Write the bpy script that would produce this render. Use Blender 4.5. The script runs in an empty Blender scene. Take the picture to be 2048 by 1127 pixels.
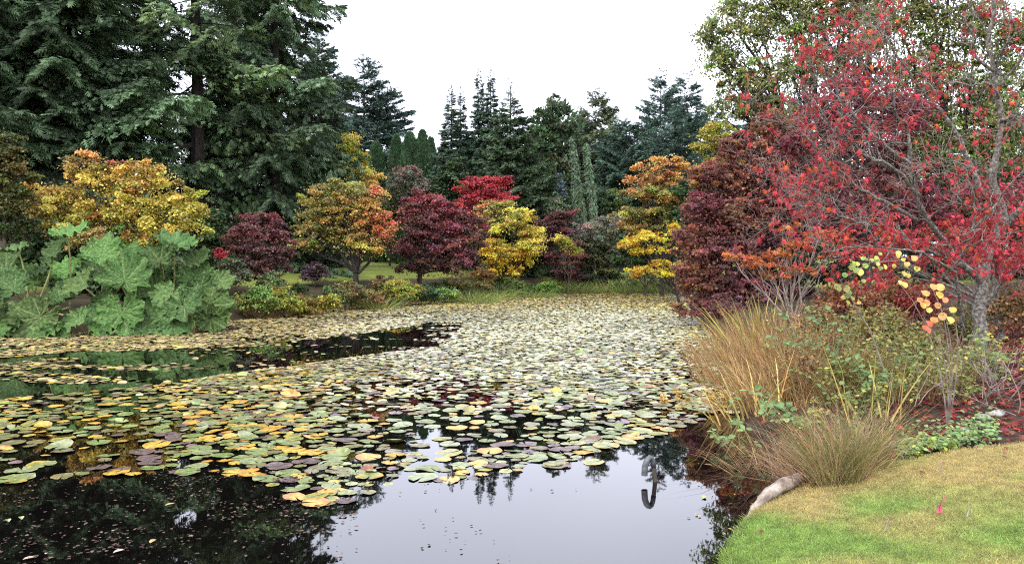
import bpy, math, os
import numpy as np
from math import radians as R
C = bpy.context.scene.collection
SC = bpy.context.scene

# ------------------------------------------------------------------ camera, world, sun, exposure
FPX, HOR, CH = 1607.0, 522.0, 2.1            # focal length and horizon in photo pixels, eye height above the water
TILT = math.atan((563.5 - HOR) / FPX)
cam = bpy.data.cameras.new('camera'); cam.sensor_width = 36; cam.lens = 36 * FPX / 2048
cam.clip_start = .05; cam.clip_end = 3000
co = bpy.data.objects.new('camera', cam); C.objects.link(co)
co.location = (0, 0, CH); co.rotation_euler = (math.pi / 2 - TILT, 0, 0)
SC.camera = co
w = bpy.data.worlds.new("World"); SC.world = w; w.use_nodes = True
nt = w.node_tree; bg = nt.nodes['Background']
SUN_EL, SUN_AZ = R(48), R(205)
sky = nt.nodes.new('ShaderNodeTexSky'); sky.sky_type = 'NISHITA'; sky.sun_disc = False
sky.sun_elevation = SUN_EL; sky.sun_rotation = SUN_AZ; sky.dust_density = 6; sky.air_density = 1.0; sky.ozone_density = 1
hs = nt.nodes.new('ShaderNodeHueSaturation'); hs.inputs['Saturation'].default_value = .40; hs.inputs['Value'].default_value = 1.0
cl = nt.nodes.new('ShaderNodeMix'); cl.data_type = 'RGBA'; cl.inputs[0].default_value = .8      # a closed, bright cloud layer over the clear sky
tcw = nt.nodes.new('ShaderNodeTexCoord'); nw = nt.nodes.new('ShaderNodeTexNoise'); nw.inputs['Scale'].default_value = 1.6; nw.inputs['Detail'].default_value = 4
rw = nt.nodes.new('ShaderNodeValToRGB'); rw.color_ramp.elements[0].position = .3; rw.color_ramp.elements[0].color = (6.6, 6.95, 8.6, 1); rw.color_ramp.elements[1].position = .7; rw.color_ramp.elements[1].color = (8.2, 8.45, 9.8, 1)
nt.links.new(tcw.outputs['Generated'], nw.inputs['Vector']); nt.links.new(nw.outputs[0], rw.inputs[0])
nt.links.new(sky.outputs[0], hs.inputs['Color']); nt.links.new(hs.outputs[0], cl.inputs[6]); nt.links.new(rw.outputs[0], cl.inputs[7]); nt.links.new(cl.outputs[2], bg.inputs['Color'])
bg.inputs['Strength'].default_value = .15
sl = bpy.data.lights.new('sun', 'SUN'); sl.energy = .8; sl.angle = R(14); sl.color = (1, .95, .87)
so = bpy.data.objects.new('sun', sl); C.objects.link(so)
so.rotation_euler = (math.pi / 2 - SUN_EL, 0, -SUN_AZ + math.pi)
so.location = (-10, -20, 60)
SC.view_settings.view_transform = 'Standard'; SC.view_settings.look = 'None'
SC.view_settings.exposure = 1.3; SC.view_settings.gamma = 1
cy = SC.cycles
cy.use_denoising = False; cy.pixel_filter_type = 'BLACKMAN_HARRIS'; cy.filter_width = 1.15
cy.max_bounces = 5; cy.diffuse_bounces = 3; cy.glossy_bounces = 2; cy.transmission_bounces = 3
cy.transparent_max_bounces = 4; cy.caustics_reflective = False; cy.caustics_refractive = False

# ------------------------------------------------------------------ picture <-> place helpers
st_, ct_ = math.sin(TILT), math.cos(TILT)
def W(px, py, D):
    """point of the place seen at photo pixel px,py, D metres in front"""
    a, b = (px - 1024) / FPX, -(py - 563.5) / FPX
    d = np.array([a, ct_ + b * st_, -st_ + b * ct_])
    return np.array([0, 0, CH]) + d * (D / d[1])
def G(px, py, z=0.0):
    a, b = (px - 1024) / FPX, -(py - 563.5) / FPX
    d = np.array([a, ct_ + b * st_, -st_ + b * ct_])
    return np.array([0, 0, CH]) + d * ((z - CH) / d[2])
def MPP(D): return D / FPX
def nrm(v): return v / np.maximum(np.linalg.norm(v, axis=-1, keepdims=True), 1e-9)

POND = [tuple(G(*p)[:2]) for p in [(1440,1127),(1472,1062),(1518,1005),(1545,955),(1530,905),(1492,855),(1474,805),(1466,755),(1458,715),(1440,685),(1415,660),
        (1400,635),(1400,612),(1372,595),(1345,586),(1180,585),(1000,592),(900,600),(700,615),(470,640),(200,662),(0,674),(-300,694)]]
POND += [(-24,13),(-20,5),(-9,1.0),(-2.5,.6),(.4,1.6),(1.1,3.6)]
PP = np.array(POND)
def sdist(x, y):
    """signed distance to the pond edge, positive on land"""
    x = np.asarray(x, float); y = np.asarray(y, float)
    best = np.full(x.shape, 1e18); ins = np.zeros(x.shape, bool)
    n = len(PP)
    for i in range(n):
        ax, ay = PP[i]; bx, by = PP[(i + 1) % n]
        ex, ey = bx - ax, by - ay
        t = np.clip(((x - ax) * ex + (y - ay) * ey) / (ex * ex + ey * ey), 0, 1)
        best = np.minimum(best, (x - ax - t * ex) ** 2 + (y - ay - t * ey) ** 2)
        c = ((ay > y) != (by > y))
        with np.errstate(divide='ignore', invalid='ignore'):
            xi = ex * (y - ay) / (ey if ey else 1e-9) + ax
        ins ^= c & (x < xi)
    d = np.sqrt(best)
    return np.where(ins, -d, d)
def sm(a, b, x):
    t = np.clip((x - a) / (b - a), 0, 1); return t * t * (3 - 2 * t)
def gh(x, y):
    x = np.asarray(x, float); y = np.asarray(y, float)
    d = sdist(x, y); dp = np.maximum(d, 0)
    zn = .10 * (1 - np.exp(-dp / .1)) + .165 * np.minimum(dp, 5) + .05 * np.clip(dp - 5, 0, 9)
    zf = .45 * (1 - np.exp(-dp / .8)) + .13 * np.minimum(dp, 8) + .028 * np.clip(dp - 8, 0, 30)
    k = sm(16, 24, y)
    z = zn * (1 - k) + zf * k
    z = z + .03 * np.sin(x * 1.3 + y * .7) * np.minimum(dp, 1) * np.sin(y * 1.1)
    zi = -.02 - .5 * (1 - np.exp(-np.maximum(-d, 0) / .5))
    return np.where(d > 0, z, zi)
def gz(x, y): return float(gh(np.array([x]), np.array([y]))[0])
def B(px, D):
    """point of the ground under pixel column px at distance D"""
    x = (px - 1024) / FPX * D
    return np.array([x, D, gz(x, D)])
def noise2(x, y, s, seed=0):
    """cheap smooth noise 0..1 for scatter and colour"""
    r = np.random.default_rng(seed); v = 0
    for k in range(7):
        a = r.uniform(0, 6.28); f = s * r.uniform(.6, 1.9); p = r.uniform(0, 6.28, 2)
        v = v + np.sin((x * math.cos(a) + y * math.sin(a)) * f + p[0] + 1.5 * np.sin((x * math.sin(a) - y * math.cos(a)) * f * .7 + p[1]))
    return np.clip(.5 + v / 6.5, 0, 1)

# ------------------------------------------------------------------ materials
def mat_leaf(name, rough=.5, trans=.3, spec=.3, nscale=9, lo=.75, hi=1.25):
    m = bpy.data.materials.new(name); m.use_nodes = True; n = m.node_tree; n.nodes.clear()
    out = n.nodes.new('ShaderNodeOutputMaterial')
    at = n.nodes.new('ShaderNodeAttribute'); at.attribute_name = 'Col'
    p = n.nodes.new('ShaderNodeBsdfPrincipled'); p.inputs['Roughness'].default_value = rough
    p.inputs['Specular IOR Level'].default_value = spec
    tc = n.nodes.new('ShaderNodeTexCoord'); nz = n.nodes.new('ShaderNodeTexNoise'); nz.inputs['Scale'].default_value = nscale; nz.inputs['Detail'].default_value = 4
    mr = n.nodes.new('ShaderNodeMapRange'); mr.inputs[1].default_value = .3; mr.inputs[2].default_value = .7; mr.inputs[3].default_value = lo; mr.inputs[4].default_value = hi
    mx = n.nodes.new('ShaderNodeVectorMath'); mx.operation = 'SCALE'
    n.links.new(tc.outputs['Object'], nz.inputs['Vector']); n.links.new(nz.outputs[0], mr.inputs[0])
    n.links.new(at.outputs['Color'], mx.inputs[0]); n.links.new(mr.outputs[0], mx.inputs['Scale'])
    n.links.new(mx.outputs[0], p.inputs['Base Color'])
    if trans > 0:
        t = n.nodes.new('ShaderNodeBsdfTranslucent'); n.links.new(mx.outputs[0], t.inputs['Color'])
        ms = n.nodes.new('ShaderNodeMixShader'); ms.inputs[0].default_value = trans
        n.links.new(p.outputs[0], ms.inputs[1]); n.links.new(t.outputs[0], ms.inputs[2]); n.links.new(ms.outputs[0], out.inputs[0])
    else:
        n.links.new(p.outputs[0], out.inputs[0])
    return m
def mat_noise(name, c1, c2, scale, rough=.85, bump=.4, c3=None, stretch=(1, 1, 1), spec=.3):
    m = bpy.data.materials.new(name); m.use_nodes = True; n = m.node_tree; p = n.nodes['Principled BSDF']
    tc = n.nodes.new('ShaderNodeTexCoord'); mp = n.nodes.new('ShaderNodeMapping'); mp.inputs['Scale'].default_value = stretch
    nz = n.nodes.new('ShaderNodeTexNoise'); nz.inputs['Scale'].default_value = scale; nz.inputs['Detail'].default_value = 6; nz.inputs['Roughness'].default_value = .65
    rp = n.nodes.new('ShaderNodeValToRGB'); e = rp.color_ramp.elements
    e[0].position = .35; e[0].color = (*c1, 1); e[1].position = .65; e[1].color = (*c2, 1)
    if c3: k = e.new(.5); k.color = (*c3, 1)
    bp = n.nodes.new('ShaderNodeBump'); bp.inputs['Strength'].default_value = bump; bp.inputs['Distance'].default_value = .02
    n.links.new(tc.outputs['Object'], mp.inputs[0]); n.links.new(mp.outputs[0], nz.inputs['Vector']); n.links.new(nz.outputs[0], rp.inputs[0])
    n.links.new(rp.outputs[0], p.inputs['Base Color']); n.links.new(nz.outputs[0], bp.inputs['Height']); n.links.new(bp.outputs[0], p.inputs['Normal'])
    p.inputs['Roughness'].default_value = rough; p.inputs['Specular IOR Level'].default_value = spec
    return m
M_LEAF = mat_leaf('leaf', .5, .32)
M_NEEDLE = mat_leaf('needle', .6, .12, .25)
M_BIG = mat_leaf('giant_leaf', .7, .06, .18, 14, .6, 1.3)
_n = M_BIG.node_tree; _v = _n.nodes.new('ShaderNodeTexVoronoi'); _v.inputs['Scale'].default_value = 11; _b = _n.nodes.new('ShaderNodeBump'); _b.inputs['Strength'].default_value = .9; _b.inputs['Distance'].default_value = .05
_t = _n.nodes.new('ShaderNodeTexCoord'); _n.links.new(_t.outputs['Object'], _v.inputs['Vector']); _n.links.new(_v.outputs['Distance'], _b.inputs['Height']); _n.links.new(_b.outputs[0], next(q for q in _n.nodes if q.type == 'BSDF_PRINCIPLED').inputs['Normal'])
M_PAD = mat_leaf('lily_pad', .32, 0, .55, 5, .5, 1.3)
M_BLADE = mat_leaf('blade', .55, .3)
M_BARK = mat_noise('bark', (.035, .027, .02), (.11, .085, .065), 14, .9, .6, stretch=(1, 1, .3))
M_DARKBARK = mat_noise('dark_bark', (.015, .012, .01), (.05, .04, .034), 10, .9, .6, stretch=(1, 1, .3))
M_GREYBARK = mat_noise('lichen_bark', (.05, .042, .036), (.32, .30, .27), 26, .9, .6, c3=(.14, .125, .105))
M_TWIG = mat_noise('twig', (.12, .085, .07), (.34, .29, .25), 6, .85, .1)
M_STEM = mat_noise('green_stem', (.20, .24, .08), (.40, .36, .14), 6, .6, .1)

# ------------------------------------------------------------------ mesh building
class MB:
    def __init__(s): s.v = []; s.f = []; s.c = []; s.n = 0
    def add(s, v, faces, col):
        v = np.asarray(v, np.float32).reshape(-1, 3)
        if len(v) == 0: return s
        col = np.asarray(col, np.float32)
        if col.ndim == 1: col = np.broadcast_to(col, (len(v), 3))
        s.v.append(v); s.c.append(col)
        for f in (faces if isinstance(faces, (list, tuple)) else [faces]):
            s.f.append(np.asarray(f, np.int64) + s.n)
        s.n += len(v); return s
    def leaves(s, tpl, pos, d, up, size, col, asp=1.0):
        """place a leaf template at pos, length along d, face towards up"""
        T, TF = tpl; pos = np.asarray(pos, float); n = len(pos)
        if n == 0: return s
        d = nrm(d); side = nrm(np.cross(d, up)); up2 = np.cross(side, d)
        size = np.broadcast_to(np.asarray(size, float), (n,)); asp = np.broadcast_to(np.asarray(asp, float), (n,))
        P = pos[:, None, :] + size[:, None, None] * (T[None, :, 0:1] * (side * asp[:, None])[:, None, :] + T[None, :, 1:2] * d[:, None, :] + T[None, :, 2:3] * up2[:, None, :])
        k = len(T); off = (np.arange(n) * k)[:, None, None]
        F = [(np.asarray(f)[None] + off).reshape(-1, np.asarray(f).shape[1]) for f in TF]
        col = np.asarray(col, float)
        if col.ndim == 1: col = np.broadcast_to(col, (n, 3))
        return s.add(P.reshape(-1, 3), F, np.repeat(col, k, axis=0))
    def tube(s, pts, rad, sides=6, col=(.1, .1, .1), cap=False):
        pts = np.asarray(pts, float); rad = np.broadcast_to(np.asarray(rad, float), (len(pts),))
        t = nrm(np.gradient(pts, axis=0)); m = nrm(pts[-1] - pts[0] + 1e-6)
        ref = np.array([0, 0, 1.]) if abs(m[2]) < .8 else np.array([0, 1., 0])
        a = nrm(np.cross(t, ref)); b = np.cross(t, a)
        th = np.arange(sides) / sides * 2 * math.pi
        V = pts[:, None] + rad[:, None, None] * (np.cos(th)[None, :, None] * a[:, None] + np.sin(th)[None, :, None] * b[:, None])
        k = len(pts); i = np.arange(k - 1)[:, None] * sides; j = np.arange(sides)[None]; j2 = (j + 1) % sides
        F = [np.stack([i + j, i + j2, i + sides + j2, i + sides + j], -1).reshape(-1, 4)]
        if cap: F.append(np.arange(sides)[None, ::-1]); F.append((np.arange(sides) + (k - 1) * sides)[None])
        return s.add(V.reshape(-1, 3), F, col)
    def build(s, name, mat, parent=None, base=(0, 0, 0), smooth=False):
        V = np.concatenate(s.v) if s.v else np.zeros((1, 3), np.float32)
        V = (V - np.asarray(base, np.float32)).astype(np.float32)
        Cc = np.concatenate(s.c) if s.c else np.zeros((1, 3), np.float32)
        me = bpy.data.meshes.new(name)
        loops = np.concatenate([f.ravel() for f in s.f]) if s.f else np.zeros(0, int)
        tot = np.concatenate([np.full(len(f), f.shape[1]) for f in s.f]) if s.f else np.zeros(0, int)
        st = np.concatenate([[0], np.cumsum(tot)[:-1]]) if len(tot) else tot
        me.vertices.add(len(V)); me.vertices.foreach_set('co', V.ravel())
        me.loops.add(len(loops)); me.loops.foreach_set('vertex_index', loops.astype(np.int32))
        me.polygons.add(len(tot)); me.polygons.foreach_set('loop_start', st.astype(np.int32))
        try: me.polygons.foreach_set('loop_total', tot.astype(np.int32))
        except Exception: pass
        me.polygons.foreach_set('use_smooth', np.full(len(tot), bool(smooth)))
        at = me.attributes.new('Col', 'FLOAT_COLOR', 'POINT')
        at.data.foreach_set('color', np.concatenate([Cc, np.ones((len(Cc), 1), np.float32)], 1).astype(np.float32).ravel())
        me.materials.append(mat); me.update(calc_edges=True); me.validate()
        o = bpy.data.objects.new(name, me); C.objects.link(o)
        if parent is not None: o.parent = parent
        return o
def thing(name, label, cat, loc, group=None):
    o = bpy.data.objects.new(name, None); C.objects.link(o); o.location = [float(q) for q in loc]; o.empty_display_size = .1
    o['label'] = label; o['category'] = cat
    if group: o['group'] = group
    return o
def tag(o, label, cat, group=None):
    o['label'] = label; o['category'] = cat
    if group: o['group'] = group
    return o
def struct(o, kind='structure'): o['kind'] = kind; return o
def dup(root, loc, scale=(1, 1, 1), rz=0., label=None, group=None):
    r = root.copy(); C.objects.link(r); r.location = [float(q) for q in loc]; r.scale = scale; r.rotation_euler = (0, 0, rz)
    if label: r['label'] = label
    if group: r['group'] = group
    for ch in list(root.children):
        c = ch.copy(); C.objects.link(c); c.parent = r
        for g in list(ch.children):
            d = g.copy(); C.objects.link(d); d.parent = c
    return r
# leaf templates: (vertices x side, y length, z face), list of face arrays
DIA = (np.array([[0,0,0],[.42,.45,.10],[0,1,0],[-.42,.45,.10]]), [np.array([[0,1,2],[0,2,3]])])
OVAL = (np.array([[0,0,0],[.28,.22,.08],[.36,.55,.1],[.2,.85,.05],[0,1,-.05],[-.2,.85,.05],[-.36,.55,.1],[-.28,.22,.08]]), [np.array([[0,1,2,3,4],[0,4,5,6,7]])])
NEED = (np.array([[-.14,0,0],[.14,0,0],[.20,.5,.02],[0,1,-.06],[-.20,.5,.02]]), [np.array([[0,1,2,3,4]])])
def frond(k=3):
    v, f = [], []
    def fing(x, y, a, L, w):
        dx, dy = math.sin(a), math.cos(a); n = len(v)
        v.extend([[x - dy * w, y + dx * w, 0], [x + dy * w, y - dx * w, 0], [x + dx * L * .6 + dy * w * 1.2, y + dy * L * .6 - dx * w * 1.2, .02], [x + dx * L, y + dy * L, -.07]]); f.append([n, n + 1, n + 2]); f.append([n, n + 2, n + 3])
    fing(0, 0, 0, 1.0, .055)
    for i in range(k):
        y = .10 + .72 * i / k
        for sg in (-1, 1): fing(0, y + .05 * sg, sg * (.85 - .12 * i), .52 - .09 * i, .05)
    return (np.array(v), [np.array(f)])
FROND = frond(3); FROND2 = frond(2)
def star(lobes, valley):
    v = [[0, .35, -.04]]
    for i, (ang, r) in enumerate(lobes):
        a = R(ang); v.append([math.cos(a) * r, .35 + math.sin(a) * r, -.12 * r])
        if i < len(lobes) - 1:
            a = R((ang + lobes[i + 1][0]) / 2); v.append([math.cos(a) * valley, .35 + math.sin(a) * valley, .04])
    v.append([0, .1, 0]); n = len(v) - 1
    return (np.array(v), [np.array([[0, i, i % n + 1] for i in range(1, n + 1)])])
MAPLE = star([(-35,.38),(10,.52),(50,.6),(90,.65),(130,.6),(170,.52),(215,.38)], .22)
MAPLE5 = star([(-10,.5),(40,.6),(90,.66),(140,.6),(190,.5)], .24)
def rvec(r, n): return nrm(r.normal(size=(n, 3)))
def jit(r, c, n, hv=.18, ch=.10):
    """n colours around c: one brightness and a slight hue jitter each"""
    c = np.asarray(c, float)
    return np.clip(c * np.exp(r.normal(0, hv, (n, 1))) * np.exp(r.normal(0, ch, (n, 3))), .002, .9)

# palette, linear albedo
K = dict(gold=(.56,.43,.10), orange=(.56,.34,.10), yel=(.56,.44,.09), olive=(.38,.31,.10), green=(.10,.15,.035), dgreen=(.055,.095,.038),
         purple=(.20,.084,.080), dpurple=(.135,.064,.06), crimson=(.26,.06,.065), red=(.46,.06,.07), pyel=(.72,.60,.12), ored=(.52,.18,.09),
         yorange=(.68,.46,.05), brown=(.21,.10,.055), rust=(.21,.08,.062), grey=(.24,.24,.17), ygreen=(.30,.30,.05), tan=(.40,.28,.12), bgreen=(.16,.27,.06), pink=(.34,.20,.16))

MIX = dict(olive=['orange','green','gold','ygreen'], gold=['yel','orange','yel'], orange=['gold','rust','ored'], purple=['dpurple','crimson','rust'], dpurple=['purple','purple'], crimson=['purple','red'], rust=['purple','brown','orange'],
           pyel=['yel','ygreen','pyel'], yorange=['pyel','yel','gold'], ored=['orange','red'], red=['crimson','red'], yel=['gold','ygreen'], dgreen=['green','dgreen'], bgreen=['green','ygreen'], ygreen=['bgreen','olive'], green=['dgreen','bgreen'])
# ------------------------------------------------------------------ the ground, the water
def sspace(lo, hi, n, c, s):
    a = np.arcsinh((lo - c) / s); b = np.arcsinh((hi - c) / s)
    return c + s * np.sinh(np.linspace(a, b, n))
def grid(xs, ys):
    X, Y = np.meshgrid(xs, ys); nx, ny = len(xs), len(ys)
    i = np.arange(ny - 1)[:, None] * nx; j = np.arange(nx - 1)[None]
    return X.ravel(), Y.ravel(), np.stack([i + j, i + j + 1, i + nx + j + 1, i + nx + j], -1).reshape(-1, 4)
X, Y, Fg = grid(sspace(-900, 900, 420, 3, 3.2), sspace(-300, 1800, 460, 9, 5))
Z = gh(X, Y); D_ = sdist(X, Y)
soil = np.array([.045, .030, .022]); lawnc = np.array([.17, .20, .04]); mulch = np.array([.05, .042, .022])
nz_ = noise2(X, Y, .9, 3)[:, None]; nz2 = noise2(X, Y, 3.1, 4)[:, None]
col = soil * (.6 + .8 * nz2)
kl = (sm(4.6, 5.6, D_ + .8 * nz_[:, 0]) * sm(22, 27, Y) * (1 - sm(95, 130, Y)))[:, None]
km = (sm(20, 24, Y) * (1 - sm(4.4, 5.4, D_)))[:, None] * .8
col = col * (1 - km) + mulch * (.6 + .8 * nz2) * km
col = col * (1 - kl) + lawnc * (.75 + .5 * nz_) * kl
m = MB(); m.add(np.stack([X, Y, Z], 1), Fg, col)
M_GROUND = mat_leaf('ground', .95, 0, .1)
struct(m.build('ground', M_GROUND, smooth=True))
# water
mw = bpy.data.materials.new('pond_water'); mw.use_nodes = True; n = mw.node_tree; p = n.nodes['Principled BSDF']
p.inputs['Base Color'].default_value = (.0025, .002, .0018, 1); p.inputs['Roughness'].default_value = .015; p.inputs['IOR'].default_value = 1.7
tc = n.nodes.new('ShaderNodeTexCoord'); nz = n.nodes.new('ShaderNodeTexNoise'); nz.inputs['Scale'].default_value = 1.3; nz.inputs['Detail'].default_value = 3
bp = n.nodes.new('ShaderNodeBump'); bp.inputs['Strength'].default_value = .015; bp.inputs['Distance'].default_value = .05
n.links.new(tc.outputs['Object'], nz.inputs['Vector']); n.links.new(nz.outputs[0], bp.inputs['Height']); n.links.new(bp.outputs[0], p.inputs['Normal'])
X, Y, Fw = grid(np.linspace(-26, 14, 21), np.linspace(-1, 58, 31))
m = MB(); m.add(np.stack([X, Y, X * 0], 1), Fw, (.01, .01, .01)); struct(m.build('pond_water', mw))

# ------------------------------------------------------------------ crowns of broadleaved trees and shrubs
def pads_in(r, c, rad, n, pr):
    u = rvec(r, n); u[:, 2] = np.where(u[:, 2] < -.5, -u[:, 2], u[:, 2])
    q = r.uniform(.05, 1, (n, 1)) ** .42
    out = r.random((n, 1)) < .14; q = np.where(out, r.uniform(.98, 1.28, (n, 1)), q); u = np.where(out, nrm(u * [1.2, 1, .8]), u)
    return c + u * q * rad, pr * np.where(out, .62, 1) * np.exp(r.normal(0, .28, (n, 1))) * np.array([1, 1, .5]) * np.exp(r.normal(0, .28, (n, 3)))
def crown(r, lobes, D, pad_px, size, lai=2.2, tpl=DIA, flat=.42, droop=.5, depth=.9, hv=.22, colvar=.22, shell=.5, asp=1., fill=.07, gy=1.10, gx=1.03, dens=.85):
    """lobes: (px, py, rx, ry, colour[, nearer by m]) -> a mesh of leaves gathered in clumps, and the clump centres"""
    m = MB(); cen = []; pad_px = pad_px * .68
    for L in lobes:
        px, py, rx, ry, cn = L[:5]; dd = L[5] if len(L) > 5 else 0.; rx = rx * gx; ry = ry * gy
        c = W(px, py, D - dd); k = MPP(D - dd); rad = np.array([rx * k, rx * k * depth, ry * k])
        pr = min(pad_px * k, rad[2] * .9); core = np.maximum(rad - pr * np.array([.45, .45, .2]), rad * .3)
        ne = max(4, int(1.75 * dens * (rx * ry) / (pr / k) ** 2))
        pc, prd = pads_in(r, c, core, ne, pr); prd[:, 2] *= flat / .5
        cen.append((c, rad, pc))
        area = 4 * math.pi * pr * pr * .5; nl = max(4, int(area * lai / (size * size * .42)))
        idx = np.repeat(np.arange(ne), nl); N = len(idx)
        u = rvec(r, N); flip = (u[:, 2] < -.1) & (r.random(N) < .7); u[flip, 2] *= -1
        rr = shell + (1 - shell) * r.random((N, 1)) ** .7
        rr = rr * (1 + .30 * r.normal(size=(N, 1)) ** 2 * (r.random((N, 1)) < .25))
        pos = pc[idx] + u * rr * prd[idx]
        fl = r.random(N) < fill
        pos[fl] = c + rvec(r, fl.sum()) * rad * (r.random((fl.sum(), 1)) ** .4) * 1.04
        # each clump tilts with its own shoot, outer ones hang
        tl = r.normal(0, .25, (ne, 2)); pos[:, 2] += ((pos - pc[idx])[:, :2] * tl[idx]).sum(1) * ~fl
        up = nrm(u * .55 + np.array([0, 0, .7]) + .6 * r.normal(size=(N, 3)))
        d = nrm(np.cross(up, rvec(r, N)) + u * .6 + np.array([0, 0, -droop]))
        base = np.asarray(K[cn] if isinstance(cn, str) else cn, float)
        base = np.repeat(base[None], ne, 0)
        if isinstance(cn, str) and cn in MIX:
            for o_ in MIX[cn]:
                kx = (r.random((ne, 1)) < .16) * r.uniform(.3, .9, (ne, 1)); base = base * (1 - kx) + np.asarray(K[o_]) * kx
        pcol = base * np.exp(r.normal(0, colvar, (ne, 1))) * np.exp(r.normal(0, .12, (ne, 3)))
        col = np.clip(pcol[idx] * np.exp(r.normal(0, hv, (N, 1))) * np.exp(r.normal(0, .08, (N, 3))), .003, .85)
        m.leaves(tpl, pos, d, up, size * r.uniform(.6, 1.3, N), col, asp)
    return m, cen
def limbs(r, base, cen, rad0, stems=3, twigs=4, sides=6):
    rad0 = rad0 * .8
    """trunk that forks into stems reaching for the clumps"""
    m = MB(); base = np.asarray(base, float); cs = np.array([c[0] for c in cen]); mid = cs.mean(0)
    h = max(mid[2] - base[2], .3); fork = base + np.array([(mid[0] - base[0]) * .12, (mid[1] - base[1]) * .12, h * .28])
    m.tube([base - [0, 0, .3], base + (fork - base) * .5 + r.normal(0, .03, 3), fork], [rad0 * 1.35, rad0, rad0 * .9], 8)
    for c, rd, pc in cen:
        a = fork + r.normal(0, rad0 * .5, 3); e = c + [0, 0, -rd[2] * .3]
        mm = a + (e - a) * .5 + np.array([0, 0, .06 * h]) + r.normal(0, .06 * h, 3)
        q = (np.linspace(0, 1, 6)[:, None])
        pts = a * (1 - q) ** 2 + 2 * mm * q * (1 - q) + e * q ** 2
        pts[1:-1] += r.normal(0, .018 * h, (4, 3))
        rs = np.linspace(rad0 * .6, rad0 * .2, 6); m.tube(pts, rs, sides)
        for p in pc[r.permutation(len(pc))[:twigs]]:
            k = r.integers(2, 6); s = pts[k]; md = (s + p) / 2 + r.normal(0, .08 * np.linalg.norm(p - s), 3)
            m.tube([s, md, p], [rs[k] * .6, rs[k] * .35, rs[k] * .12], 4)
    return m
def tree(name, label, cat, base, lobes, D, pad_px, size, rad0=.12, bark=M_BARK, group=None, seed=0, twigs=4, part='crown', tmat=None, **kw):
    r = np.random.default_rng(seed)
    t = thing(name, label, cat, base, group)
    m, cen = crown(r, lobes, D, pad_px, size, **kw)
    m.build(part, tmat or M_LEAF, t, base)
    limbs(r, base, cen, rad0, twigs=twigs).build('trunk' if part == 'crown' else 'stem', bark, t, base)
    return t

# ------------------------------------------------------------------ conifers
def conifer(r, H, Rb, prof, step=.42, per=6, droop=.25, rise=.1, upt=.25, hang=.25, sprig=.34, dens=1.0, bare=.08, base_col=(.03, .055, .03), tip_col=None, lenvar=.28, rad0=None, aspect=1., branchvar=.28, tpl=None, lmax=1.5):
    """leaf mesh and wood mesh of one conifer standing at the origin"""
    rad0 = rad0 or H * .011
    tr = MB(); zz = np.linspace(0, H, 14); wob = np.cumsum(r.normal(0, H * .0012, (14, 2)), 0); wob[0] = 0
    tr.tube(np.column_stack([wob, zz]) - [0, 0, .4], rad0 * (1.05 - zz / H) + .01, 8)
    zs = np.arange(H * bare, H * .995, step); zs = np.repeat(zs, per) + r.uniform(-.5, .5, len(zs) * per) * step
    zs = zs[(zs > 0) & (zs < H)]
    nb = len(zs); az = r.uniform(0, 2 * math.pi, nb)
    L = Rb * prof(zs / H) * np.clip(1 + lenvar * r.normal(size=nb), .35, lmax) + .06
    ts = zs / H; dr = droop * (1.15 - ts) * r.uniform(.6, 1.4, nb); ri = rise + .55 * ts ** 2 * .6
    bcol = np.exp(r.normal(0, branchvar, (nb, 1)))
    def bp(i, t):
        return np.stack([np.cos(az[i]) * L[i] * t, np.sin(az[i]) * L[i] * t, zs[i] + L[i] * (ri[i] * t - dr[i] * 1.6 * t ** 1.5 + upt * dr[i] * 2.0 * t ** 3)], -1)
    for i in range(nb):
        if L[i] > .5:
            tr.tube(bp(np.full(4, i), np.linspace(0, .95, 4)), np.linspace(.022, .005, 4) * (L[i] ** .5 + .4), 3)
    cnt = np.maximum(5, (dens * 26 * (L / sprig * .34) ** 1.45).astype(int)); idx = np.repeat(np.arange(nb), cnt); N = len(idx)
    t = .12 + .88 * r.random(N) ** .75
    P0 = bp(idx, t); dirv = nrm(bp(idx, np.minimum(t + .05, 1.05)) - P0)
    sidev = nrm(np.cross(dirv, np.array([0, 0, 1.]))); sg = r.choice([-1., 1.], N)
    sub = (.10 + .46 * (1.04 - t)) * L[idx] * r.uniform(.5, 1.1, N); s = r.random(N)
    sd = nrm(dirv * .75 + sidev * (sg * .9)[:, None])
    pos = P0 + sd * (s * sub)[:, None]; pos[:, 2] -= hang * (s ** 1.6) * sub + .02
    cd = nrm(sd + .35 * dirv + .35 * r.normal(size=(N, 3)) + np.array([0, 0, -hang * .9]))
    up = nrm(np.array([0, 0, 1.]) + .45 * r.normal(size=(N, 3)))
    bc = np.asarray(base_col, float); tc_ = np.asarray(tip_col if tip_col is not None else bc * 1.25)
    mix = r.random((N, 1)) ** 1.5
    col = np.clip((bc * (1 - mix) + tc_ * mix) * bcol[idx] * np.exp(r.normal(0, .2, (N, 1))), .004, .6)
    lf = MB(); lf.leaves(tpl or FROND2, pos, cd, up, 1.35 * sprig * np.clip(.32 + .68 * L[idx] / (Rb * .3), .3, 1) * r.uniform(.6, 1.3, N), col, aspect)
    return lf, tr
def conifer_thing(name, label, loc, seed, H, Rb, prof, group=None, **kw):
    r = np.random.default_rng(seed); lf, tr = conifer(r, H, Rb, prof, **kw)
    t = thing(name, label, 'conifer', loc, group)
    lf.build('crown', M_NEEDLE, t); tr.build('trunk', M_DARKBARK, t)
    return t
def at_top(px, py, D):
    """base point and height of a tree whose tip is seen at px,py"""
    p = W(px, py, D); b = gz(p[0], D); return np.array([p[0], D, b]), p[2] - b
cone = lambda t: (1 - t) ** .85
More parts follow.
